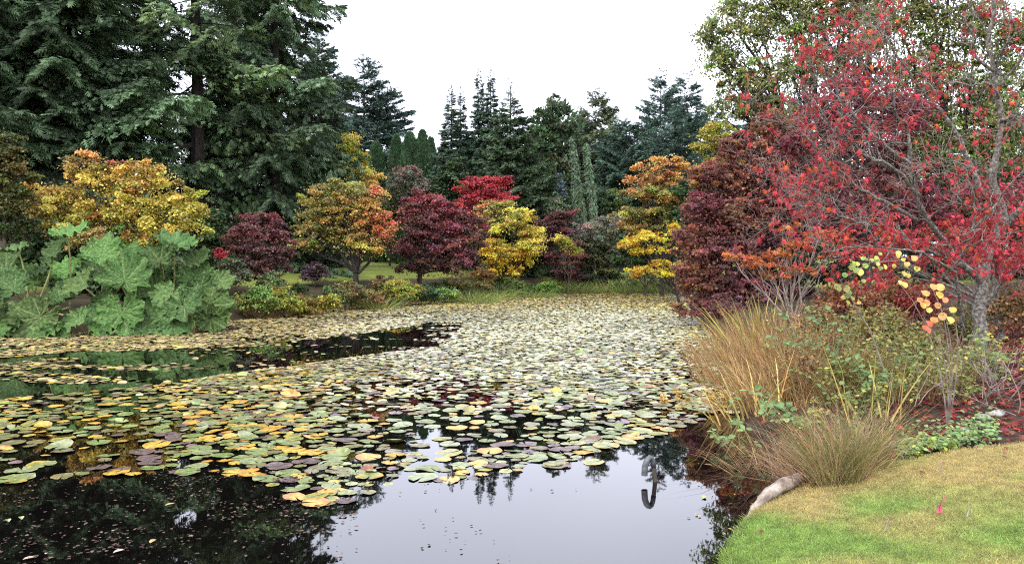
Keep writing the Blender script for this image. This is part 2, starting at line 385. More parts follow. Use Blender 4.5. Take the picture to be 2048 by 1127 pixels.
fat = lambda t: np.minimum(1, (1 - t) * 1.9) ** .8 * (.75 + .25 * np.sin(t * 3.1))
G1 = 'tall dark conifers on the left bank'
bigA = conifer_thing('douglas_fir', 'huge dark conifer with ragged edge against open sky, right end of the left grove', (B(548, 46)), 11, 30, 4.1,
    lambda t: np.minimum(1, (1 - t) * 1.6) ** .8, G1, step=.62, per=5, droop=.42, rise=.06, upt=.4, hang=.85, sprig=.34, bare=.035, dens=1.1, base_col=(.062, .105, .050), tip_col=(.125, .185, .092), lenvar=.30, lmax=1.12, rad0=.36, branchvar=.38, tpl=FROND)
bigB = conifer_thing('douglas_fir', 'tall dark fir with its bare brown trunk showing through gaps of sky', (B(396, 43)), 12, 29, 4.4,
    lambda t: np.minimum(1, (1 - t) * 1.5) ** .8, G1, step=.85, per=4, droop=.40, rise=.02, upt=.4, hang=.7, sprig=.34, bare=.11, dens=.62, base_col=(.068, .110, .048), tip_col=(.135, .19, .07), lenvar=.48, rad0=.42, branchvar=.35, tpl=FROND)
for i, (px, D, s, sz, rz, lb, src) in enumerate([
    (215, 41, 1.2, 1.0, 2.1, 'broad dark spruce with drooping sprays behind the gold maple', bigA),
    (95, 39, 1.15, .98, 4.0, 'dark spruce second from the left edge with long hanging branches', bigA),
    (-50, 37, 1.2, 1.0, 5.2, 'dark conifer cut by the left edge of the view', bigA),
    (475, 56, 1.0, 1.0, 3.3, 'rear conifer filling the gap behind the bare trunked fir', bigA),
    (150, 52, 1.0, 1.1, .7, 'rear conifer seen dimly between two dark spruces', bigB),
    (20, 50, 1.05, 1.1, 2.9, 'rear conifer behind the leftmost dark trees', bigA),
    (640, 56, .60, .56, 5.0, 'shorter dark conifer at the right foot of the left grove', bigA),
    (-190, 42, 1.0, 1.1, .3, 'dark conifer beyond the left edge of the pond view', bigA)]):
    dup(src, B(px, D), (s, s, sz), rz, lb, G1)

# pointed spires in the middle
b_, h_ = at_top(982, 135, 62)
spire = conifer_thing('spruce', 'right of the two tallest slim twin spires in the centre', b_, 21, h_, 2.7,
    lambda t: np.interp(t, [0,.2,.38,.57,.7,.83,.94,1], [1,.92,.72,.42,.20,.13,.07,.0]), 'slim spire spruces in the centre', step=.22, per=10, droop=.5, rise=.02, upt=.3, hang=.45, sprig=.22, dens=1.7, bare=.02,
    base_col=(.052, .094, .054), tip_col=(.084, .138, .082), lenvar=.22, rad0=.16)
for px, py, D, sx, rz, lb in [(958, 136, 63, .95, 2.0, 'left of the two tallest slim twin spires in the centre'),
                              (901, 170, 60, 1.0, 4.1, 'slim spruce at the left end of the row of spires'),
                              (923, 172, 62, .8, 1.2, 'thin spruce squeezed beside the leftmost spire')]:
    b2, h2 = at_top(px, py, D); dup(spire, b2, (sx, sx, h2 / h_), rz, lb, 'slim spire spruces in the centre')
b_, h_ = at_top(1020, 148, 59)
conifer_thing('spruce', 'broad based spruce with a thin bare leader, right of the twin spires', b_, 22, h_, 4.3,
    lambda t: np.interp(t, [0,.2,.42,.6,.75,.86,.93,1], [1,.9,.72,.42,.22,.10,.03,.0]), 'slim spire spruces in the centre', step=.30, per=8, droop=.38, rise=.16, upt=.4, hang=.5, sprig=.26, dens=1.4, bare=.02,
    base_col=(.052, .090, .046), tip_col=(.095, .135, .062), lenvar=.25, rad0=.17)
# left distant double fir, then its copies as the far forest
b_, h_ = at_top(726, 108, 80)
fir = conifer_thing('fir', 'distant bluish fir with a sharp top right of the dark grove', b_, 31, h_, 6.2, lambda t: np.minimum(1, (1 - t) * 1.15) ** .8 * .9 + .04,
    'distant firs behind the garden', step=.5, per=6, droop=.22, rise=.12, upt=.5, hang=.2, sprig=.40, dens=1.0, bare=.04, base_col=(.068, .114, .088), tip_col=(.105, .158, .122), lenvar=.3)
FG = 'distant firs behind the garden'
fx = [(772, 165, 82, .9, 1.0, 'lower distant fir leaning on the sharp topped one'), (1103, 196, 85, .62, 2.0, 'small distant fir tip above the bushy pine'),
      (1323, 136, 84, .75, 3.0, 'tallest distant fir right of centre with spreading side branches'), (1372, 142, 88, .8, 4.0, 'distant fir beside the big green broadleaf tree'),
      (1248, 232, 86, .5, 5.0, 'small distant pointed fir in the dip of the skyline'), (1160, 206, 84, .45, .5, 'thin distant fir left of the loose cypress'),
      (1300, 228, 90, .6, 1.7, 'short distant fir under the tallest right hand fir'), (1222, 215, 92, .5, 2.6, 'narrow distant fir just right of the loose cypress'),
      (1420, 200, 95, .9, 4.4, 'distant fir half hidden by the green broadleaf tree'), (1350, 215, 78, .7, 5.5, 'dark fir standing between the two tall right hand firs'),
      (1060, 250, 95, .8, .9, 'far fir low behind the spire spruces'), (690, 190, 90, .8, 3.7, 'distant fir hidden behind the edge of the dark grove'),
      (1500, 170, 100, 1.0, 1.3, 'far fir behind the crimson maple'), (1600, 180, 95, 1.0, 2.3, 'far fir behind the red twiggy maple'), (1720, 150, 100, 1.1, 3.1, 'far fir behind the lichen grey branches'),
      (1850, 160, 96, 1.0, .2, 'far fir behind the right hand trees'), (1980, 140, 100, 1.1, 5.1, 'far fir near the right edge'),
      (870, 330, 100, .8, 2.2, 'low far fir in the gap left of the spires'), (640, 60, 95, 1.0, 4.7, 'far fir behind the dark grove'), (1150, 255, 100, .9, 1.9, 'far fir between the bushy pine and loose cypress')]
for px, py, D, sx, rz, lb in fx:
    b2, h2 = at_top(px, py, D); dup(fir, b2, (sx, sx, h2 / h_), rz, lb, FG)
# loose cypress, bushy pine, blue cedar dome
b_, h_ = at_top(1192, 166, 70)
conifer_thing('cypress', 'loose olive green cypress with a shaggy top and drooping tips', b_, 41, h_, 4.2, lambda t: np.minimum(1, (1 - t) * 1.1) ** .9 + .03, step=.40, per=6, droop=.15, rise=.3, upt=.1, hang=.9, sprig=.32, dens=1.1, bare=.03,
    base_col=(.085, .115, .052), tip_col=(.13, .16, .075), lenvar=.35)
b_, h_ = at_top(1258, 238, 66)
conifer_thing('cedar', 'dark blue green domed cedar left of the orange maple', b_, 42, h_, 3.2, lambda t: np.minimum(1, (1 - t) * 2.2) ** .7, step=.38, per=6, droop=.25, rise=.16, upt=.3, hang=.55, sprig=.32, dens=1.1, bare=.03,
    base_col=(.054, .098, .066), tip_col=(.09, .145, .10))
tree('pine', 'bushy rounded dark green pine right of the spire spruces', 'conifer', B(1110, 68), [(1108,245,38,38,(.075,.115,.055)), (1085,290,38,50,(.07,.11,.048)), (1128,290,42,55,(.075,.115,.055)), (1100,350,60,60,(.07,.105,.048)), (1120,420,55,55,(.07,.095,.045)), (1150,380,40,60,(.08,.10,.048))],
     68, 13, .34, .2, seed=43, tpl=NEED, tmat=M_NEEDLE, lai=3.0, droop=-.6, shell=.35, flat=.6)
# clipped columns
def column(name, label, px, py, D, halfpx, seed, colr, droopy=False, cat='conifer', group=None):
    r = np.random.default_rng(seed); b, H = at_top(px, py, D); Rr = halfpx * MPP(D)
    t = thing(name, label, cat, b, group)
    N = int(H * Rr * 1500); z = r.random(N) ** .9 * H; th = r.uniform(0, 6.283, N); q = z / H
    prof = np.sqrt(np.clip(1 - q ** 2.6, 0, 1)) * (1 + .08 * np.sin(th * 5 + z * 1.3) + .05 * np.sin(z * 4 + th * 3))
    if droopy: prof = (1 - q) ** .45 * (1 + .22 * np.sin(z * 2.2 + th * 2) + .15 * np.sin(z * 5.1 - th)) 
    rr = Rr * prof * (.72 + .3 * r.random(N) ** .5)
    sway = (.25 * np.sin(z * .55 + seed) if droopy else 0)
    pos = np.stack([np.cos(th) * rr + sway, np.sin(th) * rr, z + .1], 1); out = np.stack([np.cos(th), np.sin(th), 0 * th], 1)
    d = nrm(out * .45 + np.array([0, 0, -1. if droopy else 1.]) + .3 * r.normal(size=(N, 3))); up = nrm(out + .5 * r.normal(size=(N, 3)))
    m = MB(); m.leaves(NEED, pos, d, up, (.30 if droopy else .26) * r.uniform(.6, 1.3, N), np.clip(jit(r, colr, N, .22), 0, 1) * (.8 + .4 * noise2(th * 2, z * 2, 1., seed))[:, None])
    m.build('crown', M_NEEDLE, t)
    tr = MB(); tr.tube(np.array([[0, 0, -.3], [sway[0] * .0 if droopy else 0, 0, H * .5], [0, 0, H * .9]]), [.14, .09, .02], 6); tr.build('trunk', M_DARKBARK, t)
    return t
for i, (px, py, D, hw, lb) in enumerate([(793, 276, 70, 20, 'leftmost clipped green cypress column behind the grey shrub'), (820, 270, 68, 24, 'middle clipped green cypress column, widest'), (845, 266, 70, 20, 'rounded clipped cypress column right of the widest'),
        (862, 280, 72, 14, 'narrow clipped cypress column at the right end of the hedge'), (752, 290, 72, 24, 'dark clipped cypress column beside the yellow larch')]):
    column('cypress_column', lb, px, py, D, hw, 50 + i, (.06, .115, .05), group='clipped cypress columns')
WC = (.10, .15, .085)
column('weeping_sequoia', 'left of two narrow weeping grey green columns', 1146, 280, 58, 8.5, 61, WC, True, group='narrow weeping columns')
column('weeping_sequoia', 'right of two narrow weeping grey green columns', 1179, 288, 57, 8, 62, WC, True, group='narrow weeping columns')
column('weeping_sequoia', 'short weeping column leaning against the right one', 1162, 375, 56, 9, 63, (.08, .115, .06), True, group='narrow weeping columns')
b_, h_ = at_top(1120, 344, 59)
conifer_thing('blue_spruce', 'small pale blue spruce left of the weeping columns', b_, 64, h_, 1.0, lambda t: (1 - t) ** .8, step=.22, per=7, droop=.1, rise=.12, hang=.1, sprig=.22, dens=1.6, base_col=(.14, .19, .23), tip_col=(.24, .30, .35), rad0=.07)

# ------------------------------------------------------------------ maples and other colourful trees of the far bank
def T(name, label, px, D, lobes, pad, size, rad0, seed, **kw):
    size = size * (.8 if D > 24 else 1)
    return tree(name, label, kw.pop('cat', 'tree'), B(px, D), lobes, D, pad, size, rad0, seed=seed, **kw)
T('maple', 'gold and orange maple behind the giant leaved plants', 230, 30.5, [(178,340,50,34,'orange'),(110,402,52,34,'gold'),(222,372,58,40,'gold'),(303,362,52,36,'gold'),(350,420,58,46,'yel'),(272,432,62,48,'gold'),(160,442,82,40,'gold'),
    (385,450,30,36,'yel'),(80,440,42,40,'olive'),(240,486,110,28,'olive'),(320,470,60,36,'yel')], 20, .12, .16, 101, lai=2.6)
T('maple', 'small purple layered maple beside the dark conifers', 527, 33, [(520,445,45,22,'purple'),(495,470,46,18,'purple'),(548,478,46,20,'purple'),(528,506,66,18,'dpurple'),(490,500,44,14,'purple'),(570,502,30,10,'purple'),(522,532,60,22,'dpurple'),(468,490,26,9,'purple'),(500,550,40,18,'dpurple')], 15, .11, .10, 102, lai=2.6, flat=.3)
T('maple', 'olive and orange spreading maple with forked trunk on the lawn edge', 712, 40, [(690,395,74,32,'olive'),(640,425,48,36,'olive'),(700,440,66,38,'olive'),(640,468,52,26,'olive'),(748,392,28,22,'ored'),(752,450,38,30,'ored'),(768,478,26,20,'ored'),(700,482,58,24,'olive'),(618,492,34,13,'olive'),(735,425,34,26,'orange'),(730,500,44,20,'gold')],
    15, .13, .17, 103, lai=2.3, flat=.36, bark=M_DARKBARK, twigs=6)
T('maple', 'wide dark purple maple left of the yellow tree', 835, 43, [(848,415,54,26,'crimson'),(880,455,66,36,'purple'),(828,440,44,36,'purple'),(932,475,44,42,'purple'),(870,498,78,30,'purple'),(918,528,50,34,'dpurple'),(812,498,34,20,'purple'),(950,448,28,24,'purple'),(900,420,36,18,'crimson'),(860,535,60,26,'dpurple')],
    15, .13, .16, 104, lai=2.4, flat=.34, bark=M_DARKBARK)
T('maple', 'bright red maple in front of the spire spruces', 975, 53, [(958,376,42,20,'red'),(1002,370,26,20,'red'),(972,400,50,20,'red'),(940,392,26,12,'red'),(1006,398,24,16,'red'),(945,425,26,14,'red')], 13, .15, .12, 105, lai=2.4, flat=.32, hv=.25)
T('maple', 'small olive orange maple under the bright red one', 992, 51, [(975,410,28,12,'olive'),(1010,412,26,14,'olive'),(990,440,44,24,'olive'),(965,460,34,18,'olive')], 12, .14, .09, 106, lai=2.2, flat=.32)
T('maple', 'bright yellow tiered maple in the centre of the far bank', 1022, 49, [(1034,432,40,18,'pyel'),(1022,458,46,16,'pyel'),(1060,466,30,16,'pyel'),(1010,502,56,20,'yorange'),(1058,494,42,16,'pyel'),(985,522,28,10,'yorange'),(1008,542,44,14,'yorange'),(1072,480,28,10,'pyel'),(1040,520,40,14,'yorange'),(990,490,20,12,'pyel')],
    13, .14, .12, 107, lai=2.2, flat=.32, bark=M_DARKBARK)
T('maple', 'dark purple layered maple right of the yellow tree', 1112, 53, [(1105,455,32,36,'dpurple'),(1135,432,22,16,'purple'),(1130,480,34,24,'dpurple'),(1140,512,38,7,'purple'),(1120,526,40,7,'purple'),(1130,545,34,8,'dpurple'),(1090,500,26,30,'dpurple')], 13, .14, .10, 108, lai=2.2, flat=.25)
T('shrub', 'yellow green bush in front of the dark layered maple', 1138, 50, [(1130,488,22,16,'ygreen'),(1145,500,18,12,'ygreen'),(1120,478,12,8,'pyel')], 11, .13, .05, 109, cat='shrub', part='foliage')
T('maple', 'tall orange and olive tiered maple beside the dark red one', 1325, 48, [(1312,336,42,18,'orange'),(1290,362,52,12,'orange'),(1330,358,44,14,'orange'),(1292,388,66,12,'olive'),(1330,400,50,16,'orange'),(1270,432,58,12,'olive'),(1312,424,64,14,'olive'),(1352,380,38,22,'orange'),(1290,462,70,12,'olive'),(1352,336,26,22,'orange'),(1250,448,24,9,'olive'),(1330,445,50,14,'olive')],
    13, .15, .18, 110, lai=2.3, flat=.28, bark=M_DARKBARK)
T('maple', 'vivid yellow low maple with open branches by the water', 1362, 41, [(1262,488,30,13,'yorange'),(1300,476,36,12,'yorange'),(1322,500,32,9,'yorange'),(1276,505,20,8,'yorange'),(1288,540,32,9,'yorange'),(1322,528,34,9,'yorange'),(1334,546,28,9,'yorange'),(1345,462,18,20,'yorange'),(1270,552,16,7,'yorange')],
    10, .13, .10, 111, lai=2.2, flat=.34, bark=M_DARKBARK, twigs=3)
T('shrub', 'greyish brown green bush between the purple and orange maples', 1195, 55, [(1180,468,36,24,'grey'),(1225,452,40,22,'grey'),(1215,505,52,34,(.09,.10,.045)),(1175,515,42,30,(.10,.10,.05)),(1240,530,44,30,(.06,.085,.03))], 12, .13, .08, 112, cat='shrub', part='foliage')
T('tree', 'round grey green shrub with pinkish leaf tips', 816, 58, [(815,368,44,28,'grey'),(800,395,40,24,(.17,.18,.11)),(838,390,34,28,'grey'),(815,345,30,12,'pink')], 9, .14, .1, 113, cat='shrub')
T('larch', 'golden yellow larch between the dark grove and the cypress columns', 716, 47, [(704,288,14,20,'yel'),(708,318,26,22,(.42,.36,.04)),(728,350,30,22,'gold'),(692,345,36,30,(.34,.32,.04)),(715,375,46,28,'gold'),(695,305,20,18,(.36,.34,.04))], 14, .16, .12, 114, lai=2.5, tpl=NEED)
T('tree', 'pale yellow green tree peeping above the dark red maple', 1440, 40, [(1438,268,34,22,(.42,.40,.08)),(1402,298,22,12,(.42,.40,.08)),(1420,335,30,26,(.30,.32,.06)),(1450,300,40,24,(.34,.33,.06))], 13, .13, .10, 115)
T('tree', 'small grey green airy tree below the blue spruce', 1105, 57, [(1096,398,28,16,(.16,.22,.12)),(1112,425,34,20,(.14,.20,.10)),(1090,420,20,16,(.15,.2,.1))], 11, .13, .08, 116)
T('shrub', 'green conifer shrub at the foot of the domed cedar', 1218, 61, [(1215,410,36,26,'dgreen'),(1235,400,30,24,'green'),(1200,430,30,20,'dgreen')], 12, .2, .1, 117, cat='shrub', part='foliage', tpl=NEED)
T('tree', 'olive and brown leafy tree at the left edge', 10, 28, [(10,300,34,34,(.10,.11,.03)),(18,350,46,44,(.14,.12,.03)),(20,410,46,44,(.10,.11,.03)),(-30,380,50,70,(.07,.085,.03)),(15,460,50,40,(.06,.08,.025))], 20, .12, .14, 118)
# dark understorey behind the far bank
for i, (px, py, rx, ry, D, cn, lb) in enumerate([(420,470,50,60,38,'dgreen','dark evergreen bush under the conifers left of the purple maple'),(90,500,90,45,31,'dgreen','dark evergreen bush behind the leftmost giant leaves'),
        (585,470,36,50,44,'dgreen','dark evergreen bush between purple and olive maples'),(905,370,38,50,57,'dgreen','dark holly like bush at the foot of the leftmost spire'),(1060,390,46,46,58,'dgreen','dark green bush between the red maple and weeping columns'),
        (1190,420,50,50,62,'dgreen','dark evergreen bush behind the weeping columns'),(780,420,50,30,62,'green','green bush below the grey shrub'),(1000,470,70,30,56,'dgreen','dark bush behind the yellow maple'),
        (1400,420,60,70,46,'dgreen','dark bush behind the dark red maple'),(660,350,60,40,64,'dgreen','dark bush behind the yellow larch'),(1290,500,60,45,50,'dgreen','dark evergreen bush behind the vivid yellow maple'),(440,420,60,60,52,'dgreen','dark evergreen bush closing the gap under the bare trunked fir'),(560,420,60,60,52,'dgreen','dark evergreen bush under the ragged edged conifer'),(330,560,90,40,28.5,'dgreen','dark evergreen bush behind the right clump of giant leaves'),(190,560,90,40,28.5,'dgreen','dark evergreen bush behind the middle clump of giant leaves')]):
    T('evergreen_bush', lb, px, D, [(px,py,rx,ry,cn),(px-rx*.4,py+ry*.6,rx*.8,ry*.7,cn),(px+rx*.45,py+ry*.5,rx*.75,ry*.75,cn)], 15, .2, .1, 130 + i, cat='shrub', part='foliage', lai=2.2, group='dark evergreen bushes behind the far bank')

# ------------------------------------------------------------------ right bank trees
T('maple', 'dark red weeping maple overhanging the water', 1500, 27, [(1545,255,46,30,'brown'),(1490,300,54,34,'rust'),(1565,310,54,44,'rust'),(1440,360,56,36,'rust'),(1510,366,60,46,'rust'),(1410,425,50,40,'purple'),(1475,435,66,52,'rust'),(1550,420,60,60,'purple'),
    (1402,495,50,44,'rust'),(1460,515,66,50,'purple'),(1540,510,60,60,'dpurple'),(1400,565,48,38,'rust'),(1465,590,66,44,'purple'),(1395,618,46,18,'rust',.6),(1360,470,24,12,'purple'),(1545,590,64,44,'dpurple'),(1398,345,26,16,'rust'),(1376,545,26,24,'rust'),(1595,350,44,60,'dpurple'),(1445,622,56,18,'purple',.8),(1600,480,50,60,'dpurple'),(1480,460,90,120,'rust',-.8)],
    15, .12, .2, 201, lai=2.5, flat=.5, droop=1.2, tpl=MAPLE5, bark=M_DARKBARK, colvar=.26, dens=1.25, gy=1.15, fill=.12)
T('maple', 'crimson purple maple behind the grey twigs', 1740, 19, [(1700,185,60,36,(.18,.042,.055)),(1640,232,54,32,(.18,.042,.055)),(1750,250,70,50,(.18,.042,.055)),(1655,300,60,44,'dpurple'),(1780,340,60,50,'dpurple'),(1700,380,80,48,'purple'),(1640,380,50,40,'purple'),(1760,430,80,40,(.18,.042,.055)),(1590,290,34,24,(.18,.042,.055)),(1820,230,50,50,(.18,.042,.055)),(1690,440,80,40,(.18,.042,.055)),(1850,420,50,50,(.18,.042,.055))],
    24, .09, .16, 202, lai=2.0, flat=.5, droop=.9, tpl=MAPLE5, fill=.25, bark=M_DARKBARK)
GB = (.23, .26, .085)
T('broadleaf_tree', 'big airy green tree rising behind the maples', 1690, 33, [(1480,55,72,50,GB),(1435,120,46,34,GB),(1515,165,80,44,GB),(1585,55,76,60,GB),(1690,45,90,60,(.21,.21,.07)),(1465,215,50,26,GB),(1550,230,60,36,(.19,.22,.06)),(1410,75,30,22,GB),(1620,140,70,50,GB),(1720,125,70,50,(.15,.17,.05)),(1520,-60,90,60,GB),(1640,-70,110,70,GB),(1760,-30,90,60,GB)],
    20, .125, .30, 203, lai=1.25, droop=.9, fill=.35, gy=1.15, shell=.15, bark=M_DARKBARK, tpl=OVAL, flat=.55, twigs=7, hv=.3)
T('broadleaf_tree', 'olive green tree filling the top right behind the red twigs', 1930, 30, [(1810,60,90,60,(.19,.20,.06)),(1950,70,100,60,GB),(1850,170,90,60,(.21,.21,.07)),(1985,220,80,70,GB),(1860,275,80,44,(.15,.18,.04)),(1900,-50,120,70,GB),(2060,120,80,80,GB),(1960,330,90,60,(.14,.17,.05)),(2060,330,80,90,(.14,.17,.05)),(1800,330,60,50,(.14,.17,.05))],
    22, .12, .26, 204, lai=1.3, droop=.8, fill=.35, gy=1.15, shell=.15, bark=M_DARKBARK, tpl=OVAL, flat=.55, twigs=7, hv=.3)
T('hedge', 'dark green hedge closing the view behind the right bank', 1850, 26, [(1700,470,110,70,(.05,.06,.025)),(1860,450,120,80,(.05,.06,.025)),(2010,430,110,90,(.05,.06,.025)),(2100,470,100,100,(.05,.06,.025)),(1650,540,90,50,(.05,.05,.025)),(1800,550,140,40,(.05,.05,.025)),(1980,560,140,50,(.05,.05,.025))], 26, .14, .12, 205, cat='hedge', part='foliage', lai=1.6)

# the nearly bare red maple of the foreground
def bare_maple():
    r = np.random.default_rng(301); wood = MB(); tw = MB(); tips = []
    base = np.array([W(1958, 700, 11)[0], 11, 0]); base[2] = gz(base[0], 11)
    t = thing('japanese_maple', 'nearly bare maple with lichen grey limbs and scattered bright red leaves', 'tree', base)
    def line(pts, r0, r1, dens, sides=7):
        P = np.array([W(*p) for p in pts]); n = len(P)
        # resample smooth
        q = np.linspace(0, n - 1, n * 4); i = np.minimum(q.astype(int), n - 2); f = (q - i)[:, None]
        Pm = P[np.maximum(i - 1, 0)]; P0 = P[i]; P1 = P[i + 1]; P2 = P[np.minimum(i + 2, n - 1)]
        S = .5 * ((2 * P0) + (P1 - Pm) * f + (2 * Pm - 5 * P0 + 4 * P1 - P2) * f ** 2 + (3 * P0 - Pm - 3 * P1 + P2) * f ** 3)
        S[1:-1] += r.normal(0, .012, (len(S) - 2, 3))
        rad = (r1 + (r0 - r1) * (1 - np.linspace(0, 1, len(S))) ** 1.4) * (1 + .08 * r.normal(size=len(S)))
        wood.tube(S, rad, sides)
        grow(S, rad, dens)
    def grow(S, rad, dens, lev=0):
        ln = np.linalg.norm(np.diff(S, axis=0), axis=1).sum(); k = max(2, int(ln * dens))
        for _ in range(k):
            i = int(len(S) * (.12 + .88 * r.random() ** .8)); i = min(i, len(S) - 2)
            dirv = nrm(S[i + 1] - S[i]); L = (ln * r.uniform(.14, .34) if lev == 0 else ln * r.uniform(.25, .6))
            L = min(L, 1.3)
            d = nrm(dirv * .6 + rvec(r, 1)[0] * .9 + np.array([-.12, -.05, .16]))
            m_ = 6 if lev < 2 else 4; pts = [S[i]]
            for q in range(m_ - 1):
                d = nrm(d + .38 * r.normal(size=3) + np.array([0, 0, .04 if lev < 2 else -.08])); pts.append(pts[-1] + d * L / (m_ - 1))
            pts = np.array(pts); r0 = min(rad[i] * .6, [.011, .005, .0026][lev]); rr = np.linspace(r0, max(r0 * .35, .0013), m_)
            (wood if lev == 0 else tw).tube(pts, rr, 5 if lev == 0 else 3)
            if lev < 2: grow(pts, rr, [7.5, 11.][lev], lev + 1)
            if lev >= 1: tips.append(pts[-1]); tips.append(pts[m_ // 2])
    c = lambda x, y, D: (1320 + x / 2.683, y / 2.683, D)
    line([(1958,712,11),(1962,640,11),(1966,560,11),(1978,500,11),(2004,446,11),(1998,400,11),(1986,350,11),(1997,290,11),(2000,225,11),(1990,160,11),(1976,90,10.9),(1988,10,10.8),(1990,-60,10.8)], 0.098, 0.018, 3.3, 10)
    line([(1985,480,11),(2020,440,10.8),(2060,392,10.6),(2110,320,10.4)], 0.0558, 0.024, 4.5)
    line([(1998,245,11),(2030,232,10.9),(2055,275,10.8),(2090,330,10.7)], 0.0279, 0.012, 4.5)
    line([(2001,200,11),(1975,166,10.8),(1938,172,10.6),(1880,160,10.3),(1830,148,10.1)], 0.0248, 0.0072, 6)
    line([(1998,150,11),(1950,112,10.8),(1946,70,10.7),(1918,25,10.6),(1890,-30,10.5)], 0.0248, 0.0072, 6)
    line([(2000,170,11),(2040,120,10.8),(2075,60,10.6)], 0.0248, 0.009, 6)
    line([(1966,570,11),(1900,500,10.6),(1850,430,10.3),(1828,380,10.1),(1821,328,10),(1816,261,9.9),(1793,224,9.8),(1767,179,9.7),(1741,149,9.6),(1700,95,9.5)], 0.0465, 0.0072, 5.4)
    line([(1822,332,10),(1767,287,9.8),(1715,242,9.7),(1678,201,9.5),(1652,165,9.4),(1620,120,9.3)], 0.02604, 0.0054, 6)
    line([(1842,415,10.2),(1797,343,9.9),(1737,313,9.7),(1693,276,9.5),(1655,239,9.4),(1629,205,9.3),(1590,150,9.2)], 0.0279, 0.0054, 6)
    line([(1835,440,10.3),(1767,402,9.8),(1711,373,9.6),(1655,320,9.4),(1618,280,9.2),(1558,227,9)], 0.0279, 0.005, 6)
    line([(1935,540,10.8),(1860,500,10.4),(1790,470,10),(1720,445,9.7),(1660,424,9.4),(1595,410,9.2)], 0.0279, 0.005, 6.75)
    line([(1926,660,10.6),(1922,612,10.3),(1912,540,10),(1934,484,9.8),(1950,430,9.7),(1944,380,9.6)], 0.031, 0.009, 6)
    line([(1912,545,10),(1860,512,9.7),(1790,495,9.4),(1715,492,9.1),(1650,505,8.9)], 0.02232, 0.005, 7.5)
    line([(1960,380,10.6),(1924,283,10.5),(1887,231,10.4),(1860,201,10.3),(1834,168,10.2),(1790,105,10),(1750,40,9.9)], 0.0372, 0.009, 5.25)
    line([(1965,610,11),(2010,560,10.8),(2060,520,10.6),(2120,470,10.4)], 0.031, 0.009, 6)
    line([(1930,480,9.8),(1975,430,9.6),(2030,360,9.4),(2080,300,9.3)], 0.0186, 0.006, 6)
    wood.build('trunk', M_GREYBARK, t, base, True); tw.build('twig', M_TWIG, t, base)
    tips = np.array(tips)
    # leaves gather on some of the twig ends; thicker low on the right
    rel = tips - base; px = 1024 + tips[:, 0] / tips[:, 1] * FPX; py = HOR - (tips[:, 2] - CH) / tips[:, 1] * FPX
    wgt = .05 + .34 * sm(400, 520, py) * sm(1640, 1760, px) + .12 * noise2(px, py, .02, 8) + .25 * sm(1880, 1960, px) * sm(300, 420, py)
    sel = tips[r.random(len(tips)) < wgt * .80]
    idx = np.repeat(np.arange(len(sel)), 4); N = len(idx)
    pos = sel[idx] + r.normal(0, .035, (N, 3)); up = nrm(r.normal(size=(N, 3)) + np.array([0, -.6, .6])); d = nrm(np.array([0, 0, -1.]) + .55 * r.normal(size=(N, 3)))
    base_c = np.where(r.random((N, 1)) < .8, np.array([[.40, .045, .058]]), np.array([[.42, .09, .03]]))
    col = np.clip(base_c * np.exp(r.normal(0, .35, (N, 1))), .01, .8)
    lf = MB(); lf.leaves(MAPLE, pos, d, up, r.uniform(.05, .09, N), col); lf.build('leaves', M_LEAF, t, base)
    return len(tips), N
print('bare maple', bare_maple())
# second red maple, low and leafy, behind it
T('maple', 'low maple thick with deep red leaves right of the grey trunk', 2010, 13, [(1960,400,60,40,'crimson'),(2030,420,50,60,'crimson'),(1900,470,70,36,(.34,.03,.035)),(1990,520,70,36,(.34,.03,.035)),(1820,480,60,26,(.34,.05,.03)),(1760,510,50,18,'red'),(1880,530,60,22,'red'),(2040,550,50,36,'crimson'),(1700,480,50,22,(.36,.07,.03))],
    24, .075, .07, 302, lai=.8, tpl=MAPLE5, droop=1., shell=.1, flat=.5, bark=M_GREYBARK)
T('maple', 'small orange laceleaf maple with bare grey twigs at the dark maple foot', 1590, 15, [(1470,515,44,10,(.46,.15,.05)),(1520,525,40,16,(.46,.15,.05)),(1555,510,34,12,(.44,.15,.05)),(1580,455,26,10,(.44,.15,.04)),(1600,490,34,14,(.44,.13,.04)),(1590,540,40,12,(.40,.13,.04)),(1545,550,36,9,(.42,.14,.05)),(1640,470,34,12,(.40,.16,.04)),(1660,510,30,12,(.36,.09,.03))],
    14, .065, .045, 303, lai=1.1, tpl=MAPLE5, droop=.8, shell=.2, flat=.32, bark=M_TWIG, twigs=14)

